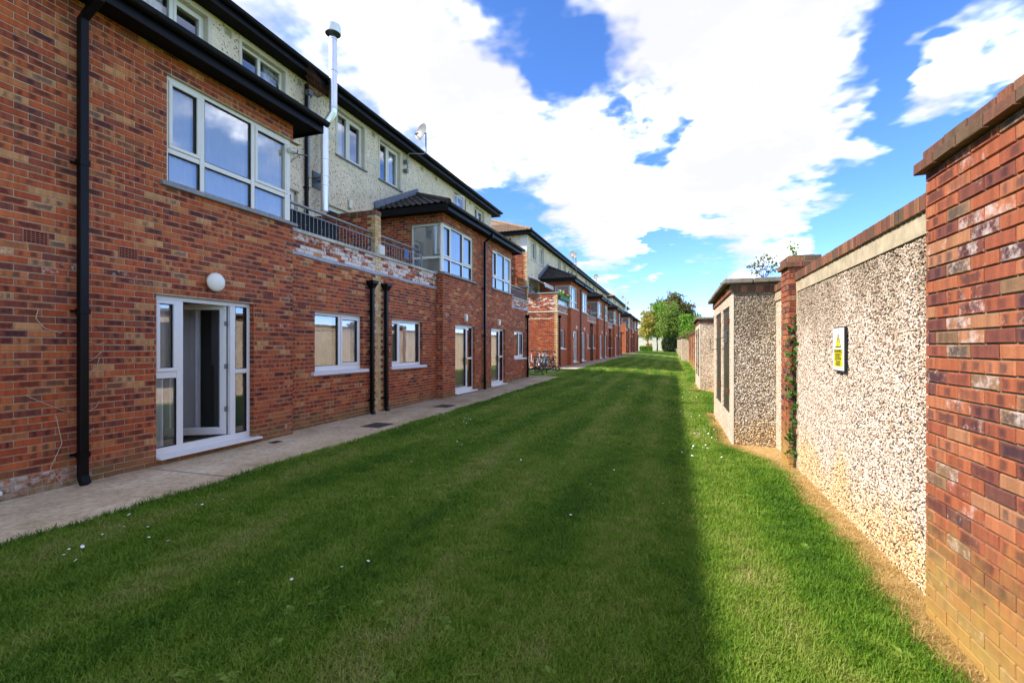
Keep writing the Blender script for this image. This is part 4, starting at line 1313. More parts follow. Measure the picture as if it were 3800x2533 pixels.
def nearest_door(fr, T, h, dz):
    u0, u1, z0, z1 = h
    mb = MB(); d0, d1 = -.15, -.09
    p0, p1 = u0 + .37, u0 + 1.185          # posts left and right of the open leaf
    fr.box(mb, u0, u1, d0, d1, z1 - .06, z1); fr.box(mb, u0, u1, d0, d1, z0 + .04, z0 + .13)
    for a, b in ((u0, u0 + .05), (p0 - .045, p0 + .045), (p1 - .045, p1 + .045), (u1 - .055, u1)): fr.box(mb, a, b, d0, d1 + .001, z0 + .13, z1 - .06)
    fr.box(mb, u0 + .05, p0 - .045, d0, d1 - .001, 1.13, 1.22); fr.box(mb, p1 + .045, u1 - .055, d0, d1 - .001, 1.14, 1.21)
    a, b, p, q = u0 + .05, p0 - .045, 1.22, z1 - .06
    for (x0, x1, y0, y1) in ((a, b, p, p + .05), (a, b, q - .05, q), (a, a + .05, p + .05, q - .05), (b - .05, b, p + .05, q - .05)): fr.box(mb, x0, x1, d0, d1 + .018, y0, y1)
    o = bevel(mb.build('glazed_door', 'white_upvc', T), .006)
    for a, b, p, q in ((u0 + .1, p0 - .095, 1.27, z1 - .11), (u0 + .05, p0 - .045, z0 + .13, 1.13), (p1 + .045, u1 - .055, z0 + .13, 1.14), (p1 + .045, u1 - .055, 1.21, z1 - .06)):
        pm = MB(); fr.quad(pm, a - .005, b + .005, p - .005, q + .005, -.122); pm.build('pane', 'glass', o)
        g = MB()
        for (x0, x1, y0, y1) in ((a, b, p, p + .008), (a, b, q - .008, q), (a, a + .008, p + .008, q - .008), (b - .008, b, p + .008, q - .008)):
            fr.box(g, x0, x1, -.121, -.098, y0, y1)
        g.build('gasket', 'black_rubber', o)
    sill(fr, o, u0, u1 + .09, z0 + .045, -.1, .085, 'white_upvc', .045)
    # the leaf stands open into the room, hinged on the far post
    L = MB(); W, H = .84, 1.98; w = .085
    for (a, b, p, q) in ((0, W, 0, .11), (0, W, H - w, H), (0, w, .11, H - w), (W - w, W, .11, H - w)): L.box(a, b, -.03, .03, p, q)
    lo = bevel(L.build('open_leaf', 'white_upvc', T), .006)
    lo.location = fr.p(p1 - .06, -.155, z0 + .135); lo.rotation_euler = (0, 0, R(210))
    pm = MB(); pm.quad((w - .005, 0, .105), (W - w + .005, 0, .105), (W - w + .005, 0, H - w + .005), (w - .005, 0, H - w + .005)); pm.build('pane', 'glass', lo)
    for z in (.35, 1.0, 1.65):
        hg = MB(); hg.box(-.012, .012, -.045, .045, z, z + .07); hg.build('hinge', 'galvanised', lo)
    curtain(fr, u0 + .05, u0 + .40, z0 + .05, z1 - .05, -.42, 'curtain', T, 9, .03)
    curtain(fr, p1 - .35, p1 + .25, z0 + .05, z1 - .05, -1.1, 'curtain', T, 9, .04)
    curtain(fr, u0 + .03, p0 - .05, 1.25, z1 - .08, -.2, 'curtain', T, 9, .01, 'blind')


def saltmat():
    m, nt, b = newmat('salt_brick', .9, .2)
    p = posn(nt); s = nd(nt, 'ShaderNodeSeparateXYZ', {0: p})
    v = nd(nt, 'ShaderNodeCombineXYZ', {0: s.outputs[1], 1: s.outputs[2], 2: 0.0}).outputs[0]
    bt = nd(nt, 'ShaderNodeTexBrick', {'Vector': v, 'Color1': (.70, .62, .56, 1), 'Color2': (.24, .09, .06, 1), 'Mortar': (.20, .16, .12, 1), 'Scale': 1.0, 'Mortar Size': .007, 'Brick Width': .225, 'Row Height': .075, 'Bias': -.1})
    c = mixc(nt, smooth(nt, noise(nt, p, 5, 4, .6), .42, .6), bt.outputs[0], (.30, .10, .055))
    setc(nt, b, c)


saltmat()
B1 = building('brick and pebbledash apartment block with white glazed doors and a steel flue', -2.4, 21.2, 0., [3.445, 15.155],
              [(-2.41, 'start'), (9.30, 'full'), (21.2, 'end')], 0, 'apartment blocks along the lawn')
B2 = building('brick apartment block with an awning, a flower box and bicycles at its sunlit end wall', 27.06, 62.2, .40, [32.915, 44.625, 56.335],
              [(27.06, 'start'), (38.77, 'full'), (50.48, 'full'), (62.2, 'end')], 1, 'apartment blocks along the lawn')
B3 = building('farthest brick apartment block of the row, next to the yellow tree', 68.4, 91.8, .70, [74.25, 85.95],
              [(68.4, 'start'), (80.1, 'full'), (91.8, 'end')], 2, 'apartment blocks along the lawn')

# ------------------------------------------------------------------ garden wall, piers and sheds on the right
pebbledash('panel_pebbledash', .026, (.82, .69, .55), (.70, .55, .42), (.22, .16, .12), (.58, .46, .35))
GX = 1.436        # street face of the brick piers
PX = 1.545        # face of the pebbledash panels
PIER0, PERIOD, PIERW = 7.10, 4.04, .43


def pebble_sources(mat, n=5):
    out = []
    rs = np.random.RandomState(5)
    for k in range(n):
        import bmesh
        bm = bmesh.new(); bmesh.ops.create_icosphere(bm, subdivisions=1, radius=.5)
        for v in bm.verts:
            v.co = Vector((v.co.x * (1 + .35 * rs.rand()), v.co.y * (.75 + .3 * rs.rand()), v.co.z * .62)) * (1 + .22 * (rs.rand() - .5))
        me = bpy.data.meshes.new('pebble'); bm.to_mesh(me); bm.free()
        me.materials.append(MATS[mat]); out.append(me)
    return out


def pebble_field(name, fr, u0, u1, z0, z1, size, mat, parent, seed):
    rs = np.random.RandomState(seed)
    st = size * .86
    nu, nz = int((u1 - u0) / st), int((z1 - z0) / st)
    uu, zz = np.meshgrid(np.arange(nu), np.arange(nz))
    u = u0 + (uu.ravel() + .5 + rs.uniform(-.55, .55, nu * nz)) * st
    z = z0 + (zz.ravel() + .5 + rs.uniform(-.55, .55, nu * nz)) * st
    ok = (u > u0 + .004) & (u < u1 - .004) & (z > z0) & (z < z1) & (rs.rand(nu * nz) > .07)
    u, z = u[ok], z[ok]; n = len(u)
    d = rs.uniform(-.002, .0035, n)
    pts = np.stack([fr.ox + u * fr.ux + d * fr.nx, fr.oy + u * fr.uy + d * fr.ny, z], 1)
    rot = np.stack([np.full(n, R(90)) + rs.uniform(-.5, .5, n), rs.uniform(0, 6.28, n), np.full(n, fr.rot) + rs.uniform(-.4, .4, n)], 1)
    s = size * rs.uniform(.7, 1.35, n); scl = np.stack([s, s * rs.uniform(.8, 1.1, n), s], 1)
    return gn_scatter(name, pts, rot, scl, rs.rand(n), pebble_sources(mat), None, parent)


# near stretch of full-height brickwork with a corbelled top
WFr = Fr(-90, GX, 0)
T = thing('brick_garden_wall', 'tall red brick wall with a stepped brick coping and yellow lichen at its foot', 'wall', (GX + .17, .5, -.08))
body = MB(); body.box(GX + .011, GX + .33, -3.0, 3.476, -.4, 2.72); wb = body.build('wall_core', 'mortar_dark', T)
q = Bricks()
ZB = -.085
whit = lambda u, z: (.22 + .30 * rng.random()) if (-3.2 < u < -3.0 and rng.random() < .7) else ((.2 + .32 * rng.random()) if rng.random() < .2 else .12 * rng.random())
q.lay(WFr, -3.487, 3.0, -.4, 2.59, (), 'pink', whit, -3.487 + .11, zbase=ZB, depth=.013)
q.lay(Fr(180, 0, 3.487), -GX - .33, -GX, -.4, 2.59, (), 'pink', None, .03, zbase=ZB, depth=.013)
u = -3.52
while u < 2.8:
    w = .215 if rng.random() < .8 else .10
    q.add(WFr, u, u + w, 2.60, 2.662, 'cop', .1 * rng.random(), .045 + rng.uniform(-.004, .004), .06); u += w + .012
u = -3.50
while u < 2.8:
    w = .215 if rng.random() < .7 else .10
    q.add(WFr, u, u + w, 2.672, 2.735 + rng.uniform(-.006, .008), 'cop', .15 * rng.random(), .012 + rng.uniform(-.006, .004), .05); u += w + .014
q.emit(T, 300)


def pier(y, k):
    lab = 'brick pier with ivy growing up its corner beside the pebbledash panel' if k == 0 else 'slim red brick pier between pebbledash panels of the garden wall'
    T = thing('brick_pier', lab, 'pier', (GX + .15, y + .2, float(gz(1.5, y))), None if k == 0 else 'garden wall piers')
    zg = float(gz(1.5, y))
    b = MB(); b.box(GX + .011, GX + .31, y + .011, y + PIERW - .011, zg - .3, zg + 2.86 - .01); b.build('pier_core', 'mortar_dark', T)
    q = Bricks(); f1, f2 = Fr(-90, GX, 0), Fr(0, 0, y)
    q.lay(f1, -y - PIERW, -y, zg - .2, zg + 2.68, (), 'pink', lambda u, z: .3 * rng.random(), -y, zbase=zg - .01, depth=.013)
    q.lay(f2, GX, GX + .31, zg - .2, zg + 2.68, (), 'pink', lambda u, z: .2 * rng.random(), GX + .1, zbase=zg - .01, depth=.013)
    for row, pr, za in ((0, .04, 2.69), (1, .012, 2.77)):
        for j in range(2):
            q.add(f1, -y - PIERW - pr + j * (PIERW + 2 * pr) / 2, -y - PIERW - pr + (j + 1) * (PIERW + 2 * pr) / 2 - .008, zg + za, zg + za + .068, 'cop', .1, pr, .05)
        for j in range(2): q.add(f2, GX - pr + .004 + j * .2, GX - pr + .196 + j * .2, zg + za, zg + za + .068, 'cop', .1, pr, .05)
    c = MB(); c.box(GX - .01, GX + .35, y - .008, y + PIERW + .01, zg + 2.69, zg + 2.835); c.build('cap_core', 'mortar_dark', T)
    q.emit(T, 300 if k == 0 else 0)
    return T


def bay(y0, y1, k):
    lab = 'sunlit pebbledash wall panel carrying the yellow warning sign' if k == 0 else 'plain pebbledash wall panel with a soldier brick top between piers'
    zg = float(gz(1.5, (y0 + y1) / 2)); f = Fr(-90, PX, 0)
    T = thing('garden_wall_panel', lab, 'wall', (PX + .1, (y0 + y1) / 2, zg), None if k == 0 else 'pebbledash garden wall panels')
    b = MB(); b.box(PX + .006, PX + .21, y0, y1, zg - .3, zg + 2.495); b.build('panel_backing', 'mortar_dark' if k == 0 else 'panel_pebbledash', T)
    d = MB(); f.box(d, -y1, -y0, -.005, .014, zg + 2.36, zg + 2.497); d.box(PX - .012, PX + .005, y1 - .055, y1, zg - .1, zg + 2.36); d.box(PX - .012, PX + .005, y0, y0 + .055, zg - .1, zg + 2.36)
    d.build('plaster_band', 'stained_plaster', T)
    if k == 0:
        pebble_field('pebbles', f, -y1 + .055, -y0 - .055, zg - .08, zg + 2.36, .0165, 'panel_pebble', T, 11)
    q = Bricks(); u = -y1 + .004
    while u < -y0 - .06:
        q.add(f, u, u + .064, zg + 2.505, zg + 2.61, 'cop', .15 * rng.random(), .035 + rng.uniform(-.003, .003), .05); u += .0745
    c = MB(); c.box(PX - .02, PX + .24, y0, y1, zg + 2.50, zg + 2.598); c.build('coping_core', 'mortar_dark', T)
    q.emit(T, 300 if k == 0 else 0)
    return T


bay(3.487, PIER0, 0)
for k in range(14):
    y = PIER0 + k * PERIOD
    pier(y, k)
    bay(y + PIERW, y + PERIOD, k + 1)
fw = MB(); yy = PIER0 + 14 * PERIOD
fw.box(PX, PX + .2, yy, 118, -.3, 3.05)
o = fw.build('garden_wall', 'panel_pebbledash'); tag(o, 'far stretch of pebbledash garden wall running towards the trees', 'wall')


def shed(y0, y1, xf, k):
    labs = ['pebbledash meter shed with two dark louvred metal doors, nearest the warning sign', 'pebbledash meter shed with closed dark doors, second along the garden wall',
            'small pebbledash meter shed under overhanging greenery', 'small pebbledash meter shed behind the overgrown one', 'last pebbledash meter shed before the dark bush']
    zg = float(gz(1.2, y0)) if k < 2 else float(gz(1.2, y0)) - .0
    T = thing('meter_shed', labs[k], 'shed', (xf, (y0 + y1) / 2, zg), 'meter sheds along the garden wall')
    fe, ff = Fr(0, 0, y0), Fr(-90, xf, 0)
    doors = [(-y0 - 1.58, -y0 - .37, zg + .45, zg + 2.34), (-y0 - 3.15, -y0 - 1.88, zg + .45, zg + 2.34)]
    plate(ff, -y1, -y0, zg - .3, zg + 2.52, doors, 0, .04).build('front_wall', 'panel_pebbledash', T)
    plate(fe, xf, PX + .1, zg - .3, zg + 2.52, (), -.004 if k == 0 else 0, 0).build('end_wall', 'mortar_dark' if k == 0 else 'shed_pebbledash', T)
    plate(Fr(180, 0, y1), -PX - .1, -xf, zg - .3, zg + 2.52, (), 0, 0).build('end_wall', 'shed_pebbledash', T)
    bd = MB(); bd.box(xf - .006, xf + .028, y0 - .012, y0 + .022, zg - .1, zg + 2.515); bd.build('corner_bead', 'plaster', T)
    if k == 0: pebble_field('pebbles', fe, xf + .028, PX + .06, zg - .1, zg + 2.515, .0235, 'shed_pebble', T, 21)
    # brick-on-edge course under concrete slabs
    q = Bricks(); L = y1 - y0
    core = MB(); core.box(xf - .02, PX + .12, y0 - .02, y1 + .02, zg + 2.521, zg + 2.655); core.build('course_core', 'mortar_dark', T)
    u = xf - .035
    q.add(fe, u, u + .15, zg + 2.525, zg + 2.635, 'cop', .1, .035, .015); u += .16
    while u < PX + .05: q.add(fe, u, u + .10, zg + 2.53, zg + 2.635, 'cop', .1 * rng.random(), .033, .013); u += .112
    u = -y1
    while u < -y0 - .02: q.add(ff, u, u + .065, zg + 2.53, zg + 2.635, 'pink', .35 * rng.random(), .033, .013); u += .077
    q.emit(T, 300 if k == 0 else 0)
    ov = .13
    for a, b in ((xf - ov, xf + .30), (xf + .31, PX + .16)):
        s = MB(); s.box(a, b, y0 - ov, y0 + .28, zg + 2.665, zg + 2.745); bevel(s.build('coping_slab', 'coping_concrete', T), .012)
    n = 4
    for j in range(n):
        a = y0 + .29 + (L - .29 + ov) * j / n; b = y0 + .29 + (L - .29 + ov) * (j + 1) / n - .012
        s = MB(); s.box(xf - ov, PX + .16, a, b, zg + 2.665 + rng.uniform(-.004, .004), zg + 2.745); bevel(s.build('coping_slab', 'coping_concrete', T), .012)
    for di, h in enumerate(doors):
        m = MB(); ff.box(m, h[0] + .012, h[1] - .012, -.05, -.022, h[2] + .01, h[3] - .01)
        fl = .03
        for (a, b, p, s_) in ((h[0] + .012, h[1] - .012, h[2] + .01, h[2] + .04), (h[0] + .012, h[1] - .012, h[3] - .04, h[3] - .01)): ff.box(m, a, b, -.022, -.014, p, s_)
        o = bevel(m.build('door', 'shed_door', T), .004)
        if k < 2:
            if di == 0:
                for j in range(6):
                    s = MB(); z = zg + 1.72 + j * .038; p = ff.p; a, b = h[0] + .25, h[1] - .45
                    s.hexa([p(a, -.004, z), p(b, -.004, z), p(b, -.022, z), p(a, -.022, z), p(a, -.019, z + .022), p(b, -.019, z + .022), p(b, -.022, z + .022), p(a, -.022, z + .022)]); s.build('louvre', 'shed_door', o)
            uh = h[0] + .10 if di else h[1] - .95
            hd = MB(); hd.tube([ff.p(uh, -.02, zg + 1.58), ff.p(uh, .12, zg + 1.58), ff.p(uh, .12, zg + 1.80), ff.p(uh, -.02, zg + 1.80)], .008, 6); hd.build('handle', 'dark_steel', o, True)
            for z in (.85, 2.05):
                hg = MB(); ff.box(hg, h[1] - .03, h[1] + .05, -.02, .03, zg + z, zg + z + .06); hg.lathe(ff.p(h[1] - .01, .03, zg + z - .01), [(.02, 0), (.02, .08)], 8); hg.build('hinge', 'rust', o)
    return T


for k, (a, b, x) in enumerate(SHEDS): shed(a, b, x, k)

# warning sign
def text_mesh(s, size, align='CENTER'):
    c = bpy.data.curves.new('lettering', 'FONT'); c.body = s; c.size = size; c.align_x = align; c.align_y = 'CENTER'; c.extrude = .0006; c.resolution_u = 3
    t = bpy.data.objects.new('tmp_text', c); COL.objects.link(t)
    dg = bpy.context.evaluated_depsgraph_get()
    me = bpy.data.meshes.new_from_object(t.evaluated_get(dg)); bpy.data.objects.remove(t)
    return me


SY0, SY1, SZ0, SZ1, SX = 5.17, 5.485, 1.325, 1.735, 1.508
T = thing('warning_sign', 'small white and yellow warning sign with black edge screwed to the pebbledash', 'sign', (SX, (SY0 + SY1) / 2, SZ0))
m = MB(); m.box(SX + .002, SX + .022, SY0 - .012, SY1 + .004, SZ0 - .012, SZ1 + .010); m.build('backing', 'sign_black', T)
m = MB(); m.box(SX - .002, SX + .0015, SY0, SY1, SZ0, SZ1); m.build('board', 'sign_white', T)
cy = (SY0 + SY1) / 2
fs = Fr(-90, SX - .002, 0)
m = MB(); ZT = SZ1 - .045
for d, mat, e, nm in ((.0008, 'sign_black', 0., 'triangle_border'), (.0016, 'sign_yellow', .014, 'triangle')):
    m = MB(); a = fs.p(-cy - .085 + e * 1.25, d, ZT - .145 + e * .8); b = fs.p(-cy + .085 - e * 1.25, d, ZT - .145 + e * .8); c = fs.p(-cy, d, ZT - e * 1.7); m.poly([a, b, c]); m.build(nm, mat, T)
m = MB(); fs.box(m, -cy - .008, -cy + .008, .0018, .0026, ZT - .105, ZT - .05); fs.box(m, -cy - .008, -cy + .008, .0018, .0026, ZT - .128, ZT - .114); m.build('exclamation_mark', 'sign_black', T)
m = MB(); fs.box(m, -cy - .125, -cy + .125, .0, .001, SZ0 + .035, SZ0 + .205); m.build('text_panel', 'sign_yellow', T)
m = MB(); fs.box(m, -cy - .115, -cy + .115, .001, .0018, SZ0 + .162, SZ0 + .165); m.build('rule', 'sign_black', T)
z = SZ0 + .184
for tx, sz, dy in (('WARNING', .047, .034), ('THIS PROPERTY IS', .022, .0195), ('PROTECTED BY', .022, .0195), ('ANTI-CLIMB PAINT', .023, .017), ('No liability can be accepted', .0135, .0115), ('for damage or injury to', .0135, .0115), ('persons or property arising', .0135, .0115), ('from contact with surfaces', .0135, .0115), ('protected by this product', .0135, .012)):
    me = text_mesh(tx, sz); o = link('lettering', me, 'sign_black', T)
    o.matrix_basis = Matrix(((0, 0, -1, SX - .0042), (-1, 0, 0, cy), (0, 1, 0, z), (0, 0, 0, 1)))
    z -= dy
for zz in (SZ0 + .018, SZ1 - .02):
    m = MB(); m.lathe((SX - .004, cy, zz), [(.008, 0), (.008, .004)], 8, 'x'); m.build('screw', 'rust', T)

# ------------------------------------------------------------------ fittings on the first block
def globe(y, z):
    T = thing('globe_lamp', 'round opal globe lamp on the brick wall above the open glazed door', 'lamp', (A, y, z))
    m = MB(); m.lathe((A, y, z), [(.06, 0), (.06, .03), (.05, .04)], 18, 'x'); m.build('base', 'white_upvc', T, True)
    m = MB(); n = 10; pr = [(.135 * math.sin(math.pi * k / n) + .001, .085 - .07 * math.cos(math.pi * k / n)) for k in range(n + 1)]
    m.lathe((A, y, z), pr, 24, 'x'); m.build('globe', 'lamp_opal', T, True)


globe(4.955, 2.485)


def bulkhead(x, y, z, label, g):
    T = thing('bulkhead_lamp', label, 'lamp', (x, y, z), g)
    m = MB(); m.box(x, x + .03, y - .065, y + .065, z - .13, z + .13); bevel(m.build('base', 'old_lamp', T), .02, 2)
    m = MB(); m.box(x + .03, x + .10, y - .06, y + .06, z - .12, z + .12); bevel(m.build('diffuser', 'lamp_opal', T), .045, 3)


for c, dz, la, lb in ((15.155, 0, 'cream bulkhead lamp above the glazed door beside the balcony corner of the flue block', 'cream bulkhead lamp above the last glazed door before the bicycles'),
                      (32.915, .40, 'cream bulkhead lamp above the first door past the flower box', 'cream bulkhead lamp above the second door past the flower box'),
                      (44.625, .4, 'bulkhead lamp above the first door of the second block beyond its twin pipes', 'bulkhead lamp above the second door of the second block beyond its twin pipes'),
                      (56.335, .4, 'bulkhead lamp above the last door but one of the second block', 'bulkhead lamp above the last door of the second block'),
                      (74.25, .7, 'tiny bulkhead lamp above the first door of the farthest block', 'tiny bulkhead lamp above the second door of the farthest block')):
    bulkhead(A, c - 1.55, dz + 2.48, la, 'bulkhead lamps above the doors'); bulkhead(A, c + 1.42, dz + 2.48, lb, 'bulkhead lamps above the doors')
bulkhead(U, 10.64, 5.46, 'cream box lamp on the pebbledash above the balcony', 'balcony lamps')
bulkhead(U, 28.1, 6.05, 'white box lamp on the pebbledash over the awning', 'balcony lamps')

# steel flue
FX, FY = U + .26, 9.40
m = MB(); up = U + .50
m.tube([(FX, FY, 4.9), (FX, FY, 6.95)], .098, 18); o = m.build('flue', 'stainless', B1, True)
m = MB(); m.tube([(FX, FY, 6.94), (FX, FY, 7.02), (up, FY + .02, 7.32), (up, FY + .02, 7.42)], .096, 18); m.build('flue_elbow', 'stainless', o, True)
m = MB(); m.tube([(up, FY + .02, 7.40), (up, FY + .02, 9.15)], .098, 18); m.build('flue_upper', 'stainless', o, True)
for x, z in ((FX, 5.55), (FX, 6.2), (FX, 5.78), (up, 7.45), (up, 8.35), (up, 9.12), (FX, 4.93)):
    m = MB(); m.lathe((x, FY + (.02 if x == up else 0), z), [(.100, -.02), (.106, -.015), (.106, .015), (.100, .02)], 18); m.build('flue_ring', 'stainless', o, True)
m = MB(); m.lathe((up, FY + .02, 9.14), [(.05, 0), (.055, .12), (.02, .12)], 14); m.build('flue_neck', 'dark_steel', o, True)
m = MB(); m.lathe((up, FY + .02, 9.22), [(.06, .0), (.175, .035), (.175, .05)], 22); m.build('cowl_underside', 'dark_steel', o, True)
m = MB(); m.lathe((up, FY + .02, 9.26), [(.185, .0), (.19, .01), (.19, .20), (.18, .21), (.02, .215)], 26); m.build('flue_cowl', 'cowl_steel', o, True)
m = MB(); m.box(U, FX - .06, FY - .12, FY - .08, 5.70, 5.74); m.box(U, FX - .06, FY + .08, FY + .12, 5.70, 5.74); m.box(U, U + .03, FY - .15, FY + .15, 5.5, 5.9); m.build('flue_bracket', 'dark_steel', o)
# dark drain pipe beside it and pale antenna pole
fu = Fr(90, U, 0)
downpipe(fu, B1, 9.02, 2.95, 7.9, .06, .034, collars=(3.8, 5.4, 6.8))
T = thing('antenna_pole', 'thin galvanised antenna pole bracketed to the pebbledash beside the flue', 'pole', (U + .28, 8.86, 5.5))
m = MB(); m.tube([(U + .28, 8.86, 5.55), (U + .28, 8.86, 7.62)], .024, 8); m.build('pole', 'galvanised', T, True)
for z in (6.05, 6.55):
    m = MB(); m.tube([(U, 8.5, z), (U + .28, 8.86, z + .02)], .014, 6); m.tube([(U + .01, 8.5, z - .35), (U + .01, 8.5, z + .02)], .016, 6); m.tube([(U + .01, 8.5, z - .25), (U + .16, 8.70, z)], .01, 6); m.build('bracket', 'galvanised', T, True)
m = MB(); m.box(U + .22, U + .34, 8.80, 8.92, 7.5, 7.62); m.build('clamp', 'dark_steel', T)
T = thing('wire_guard', 'rusty wire basket wedged under the eaves beside the steel flue', 'wire basket', (U + .25, 9.1, 7.85))
for j in range(16):
    t = j / 15; m = MB()
    m.tube([(U + .52 - .02 * j, 8.60 + t * .95, 8.05), (U + .35, 8.72 + t * .72, 7.85 - .05 * math.sin(t * 3.14)), (U + .18, 8.95 + t * .3, 7.66)], .0045, 4); m.build('wire', 'rust', T)
for a in (.1, .4, .7, .95):
    m = MB(); m.tube([(U + .52 - .34 * a - .1, 8.62 + .3 * a, 8.05 - .4 * a), (U + .36 - .2 * a, 9.1, 8.02 - .4 * a), (U + .5 - .34 * a - .25, 9.52 - .3 * a, 8.05 - .4 * a)], .005, 4); m.build('wire', 'rust', T)


def dish(name_label, foot, mast, centre, face, r, group, tilt=.35, cat='satellite dish'):
    T = thing('satellite_dish', name_label, cat, foot, group)
    m = MB(); m.tube(mast, .022, 8); m.build('mast', 'galvanised', T, True)
    f = Vector(face).normalized(); q = f.to_track_quat('Z', 'Y')
    m = MB(); prof = [(r * k / 8, .22 * r * (k / 8) ** 2) for k in range(9)]
    m.lathe((0, 0, 0), [(max(p, .001), h) for p, h in prof] + [(max(p, .001), h - .008) for p, h in reversed(prof)], 26)
    o = m.build('reflector', 'dish_grey', T, True); o.location = centre; o.rotation_euler = q.to_euler()
    c = Vector(centre); foc = c + f * (r * .95) + Vector((0, 0, -r * .62))
    m = MB(); m.tube([tuple(c + Vector((0, 0, -r * .85)) + f * .05), tuple(foc)], .012, 6); m.build('feed_arm', 'galvanised', T, True)
    m = MB(); m.tube([tuple(foc), tuple(foc + (c - foc).normalized() * .12)], .03, 8); m.build('feed_horn', 'dish_grey', T, True)
    m = MB(); m.tube([mast[-1], tuple(c - f * .02)], .03, 8); m.build('bracket', 'galvanised', T, True)
    for p in (mast[0], (mast[0][0], mast[0][1], mast[0][2] + .3)):
        m = MB(); m.box(p[0] - .12, p[0] + .02, p[1] - .05, p[1] + .05, p[2] - .06, p[2] + .06); m.build('wall_plate', 'galvanised', T)
    return T


dish('grey satellite dish on a bent mast above the upper gutter of the flue block', (U, 13.4, 7.4), [(U + .14, 13.4, 7.35), (U + .14, 13.4, 7.85), (U + .20, 13.42, 7.93), (U + .62, 13.62, 7.93), (U + .68, 13.66, 8.0), (U + .68, 13.66, 8.62)], (U + .66, 13.45, 8.55), (-.5, -1.1, .25), .29, 'satellite dishes')
dish('dark satellite dish on the sunlit brick end wall behind the first block', (-9.35, 27.06, 6.05), [(-9.3, 27.0, 6.05), (-9.3, 26.8, 6.1), (-9.3, 26.62, 6.1)], (-9.35, 26.5, 6.05), (-.9, -.4, .3), .38, 'satellite dishes')
for y, h, lab in ((37.8, 9.15, 'satellite dish on the near roof mast of the second block'), (38.75, 9.2, 'satellite dish beside a television aerial on the second block'), (50.0, 9.05, 'lone satellite dish above the middle eaves of the second block'), (77.5, 9.6, 'far satellite dish above the eaves of the last block'), (86.5, 9.5, 'farthest satellite dish on a thin mast above the last block')):
    dish(lab, (U, y, 7.9), [(U + .3, y, 7.4), (U + .3, y, 7.9), (U + .62, y, 8.1), (U + .62, y, h)], (U + .60, y - .15, h - .05), (-.5, -1.0, .3), .30, 'satellite dishes')
T = thing('television_aerial', 'thin long television aerial on a mast above the second block', 'aerial', (U + .6, 39.2, 8.2))
m = MB(); m.tube([(U + .6, 39.2, 7.7), (U + .6, 39.2, 9.15)], .018, 6); m.build('mast', 'galvanised', T, True)
m = MB(); m.tube([(U + .3, 39.2, 8.75), (U + 1.9, 38.9, 8.8)], .010, 5)
for j in range(12): x = U + .4 + j * .12; m.tube([(x, 38.95 + .0, 8.77), (x, 39.35, 8.77)], .005, 4)
m.build('boom', 'galvanised', T)
T = thing('chimney_flue', 'pale flue pipe rising above the eaves of the farthest block', 'flue', (U + .4, 83.5, 7.5)); m = MB(); m.tube([(U + .45, 83.5, 6.2), (U + .45, 83.5, 10.0)], .12, 10); m.build('pipe', 'stainless', T, True); m = MB(); m.lathe((U + .45, 83.5, 10.0), [(.14, 0), (.2, .05), (.2, .2), (.05, .22)], 12); m.build('cowl', 'stainless', T, True)

for x, y, z, lab in ((A - .02, 6.42, 4.98, 'white security camera on the corner post of the large first floor window'), (U + .04, 6.72, 5.05, 'white security camera beside the balcony door frame')):
    T = thing('security_camera', lab, 'camera', (x, y, z), 'security cameras')
    m = MB(); m.lathe((x, y, z), [(.05, 0), (.05, .03), (.03, .06)], 12, 'x'); m.build('base', 'white_upvc', T, True)
    m = MB(); m.tube([(x + .05, y - .02, z), (x + .12, y + .05, z - .02)], .032, 10); m.build('body', 'white_upvc', T, True)
    m = MB(); m.tube([(x + .12, y + .05, z - .02), (x + .13, y + .06, z - .023)], .025, 10); m.build('lens', 'black_rubber', T, True)
# things on the balconies
m = MB(); F = Fr(90, A1 - .12, 0)
F.box(m, 6.75, 8.05, -.03, .0, 3.35, 4.10); o = m.build('privacy_screen', 'screen_black'); tag(o, 'black woven privacy screen behind the balcony railing beside the steel flue', 'screen')
T = thing('solar_panel', 'little solar panel hung on the balcony railing', 'solar panel', (A1 - .01, 10.52, 3.85)); m = MB(); F = Fr(90, A1 - .02, 0); F.box(m, 10.43, 10.62, .0, .02, 3.84, 4.07); m.build('frame', 'galvanised', T)
m = MB(); [F.box(m, 10.44 + .044 * i, 10.478 + .044 * i, .02, .024, 3.85 + .042 * j, 3.888 + .042 * j) for i in range(4) for j in range(5)]; m.build('cells', 'blue_cloth', T)
m = MB(); F = Fr(90, A1 + .0, 0); F.box(m, 9.26, 9.48, -.06, .07, 3.715, 3.94); o = bevel(m.build('parapet_box', 'white_band'), .012); tag(o, 'small cream painted box on the parapet at the foot of the divider wall', 'box')
T = thing('potted_plant', 'potted plant behind the corner window glass above the balcony', 'plant', (A - .65, 12.45, 3.72)); m = MB(); m.lathe((A - .65, 12.45, 3.75), [(.09, 0), (.12, .2), (.11, .2), (.02, .19)], 14); m.build('pot', 'old_lamp', T, True)
for x, y, w, h, lab in ((-5.46, 7.72, .50, .42, 'square iron drain cover set in the path below the first recessed window'), (-6.05, 5.83, .17, .13, 'small iron drain cover by the glazed door'), (-5.55, 10.72, .5, .4, 'square iron drain cover in the darker stretch of path')):
    T = thing('drain_cover', lab, 'drain cover', (x, y, float(gz(-6, y)) + .013)); zz = float(gz(-6, y)) + .0125
    m = MB(); m.box(x - h / 2, x + h / 2, y - w / 2, y + w / 2, zz - .02, zz + .006); m.build('plate', 'drain_iron', T)
    m = MB()
    for i in range(6):
        for j in range(6): m.box(x - h / 2 + h * (i + .25) / 6, x - h / 2 + h * (i + .7) / 6, y - w / 2 + w * (j + .25) / 6, y - w / 2 + w * (j + .7) / 6, zz + .006, zz + .010)
    m.build('tread', 'drain_iron', T)
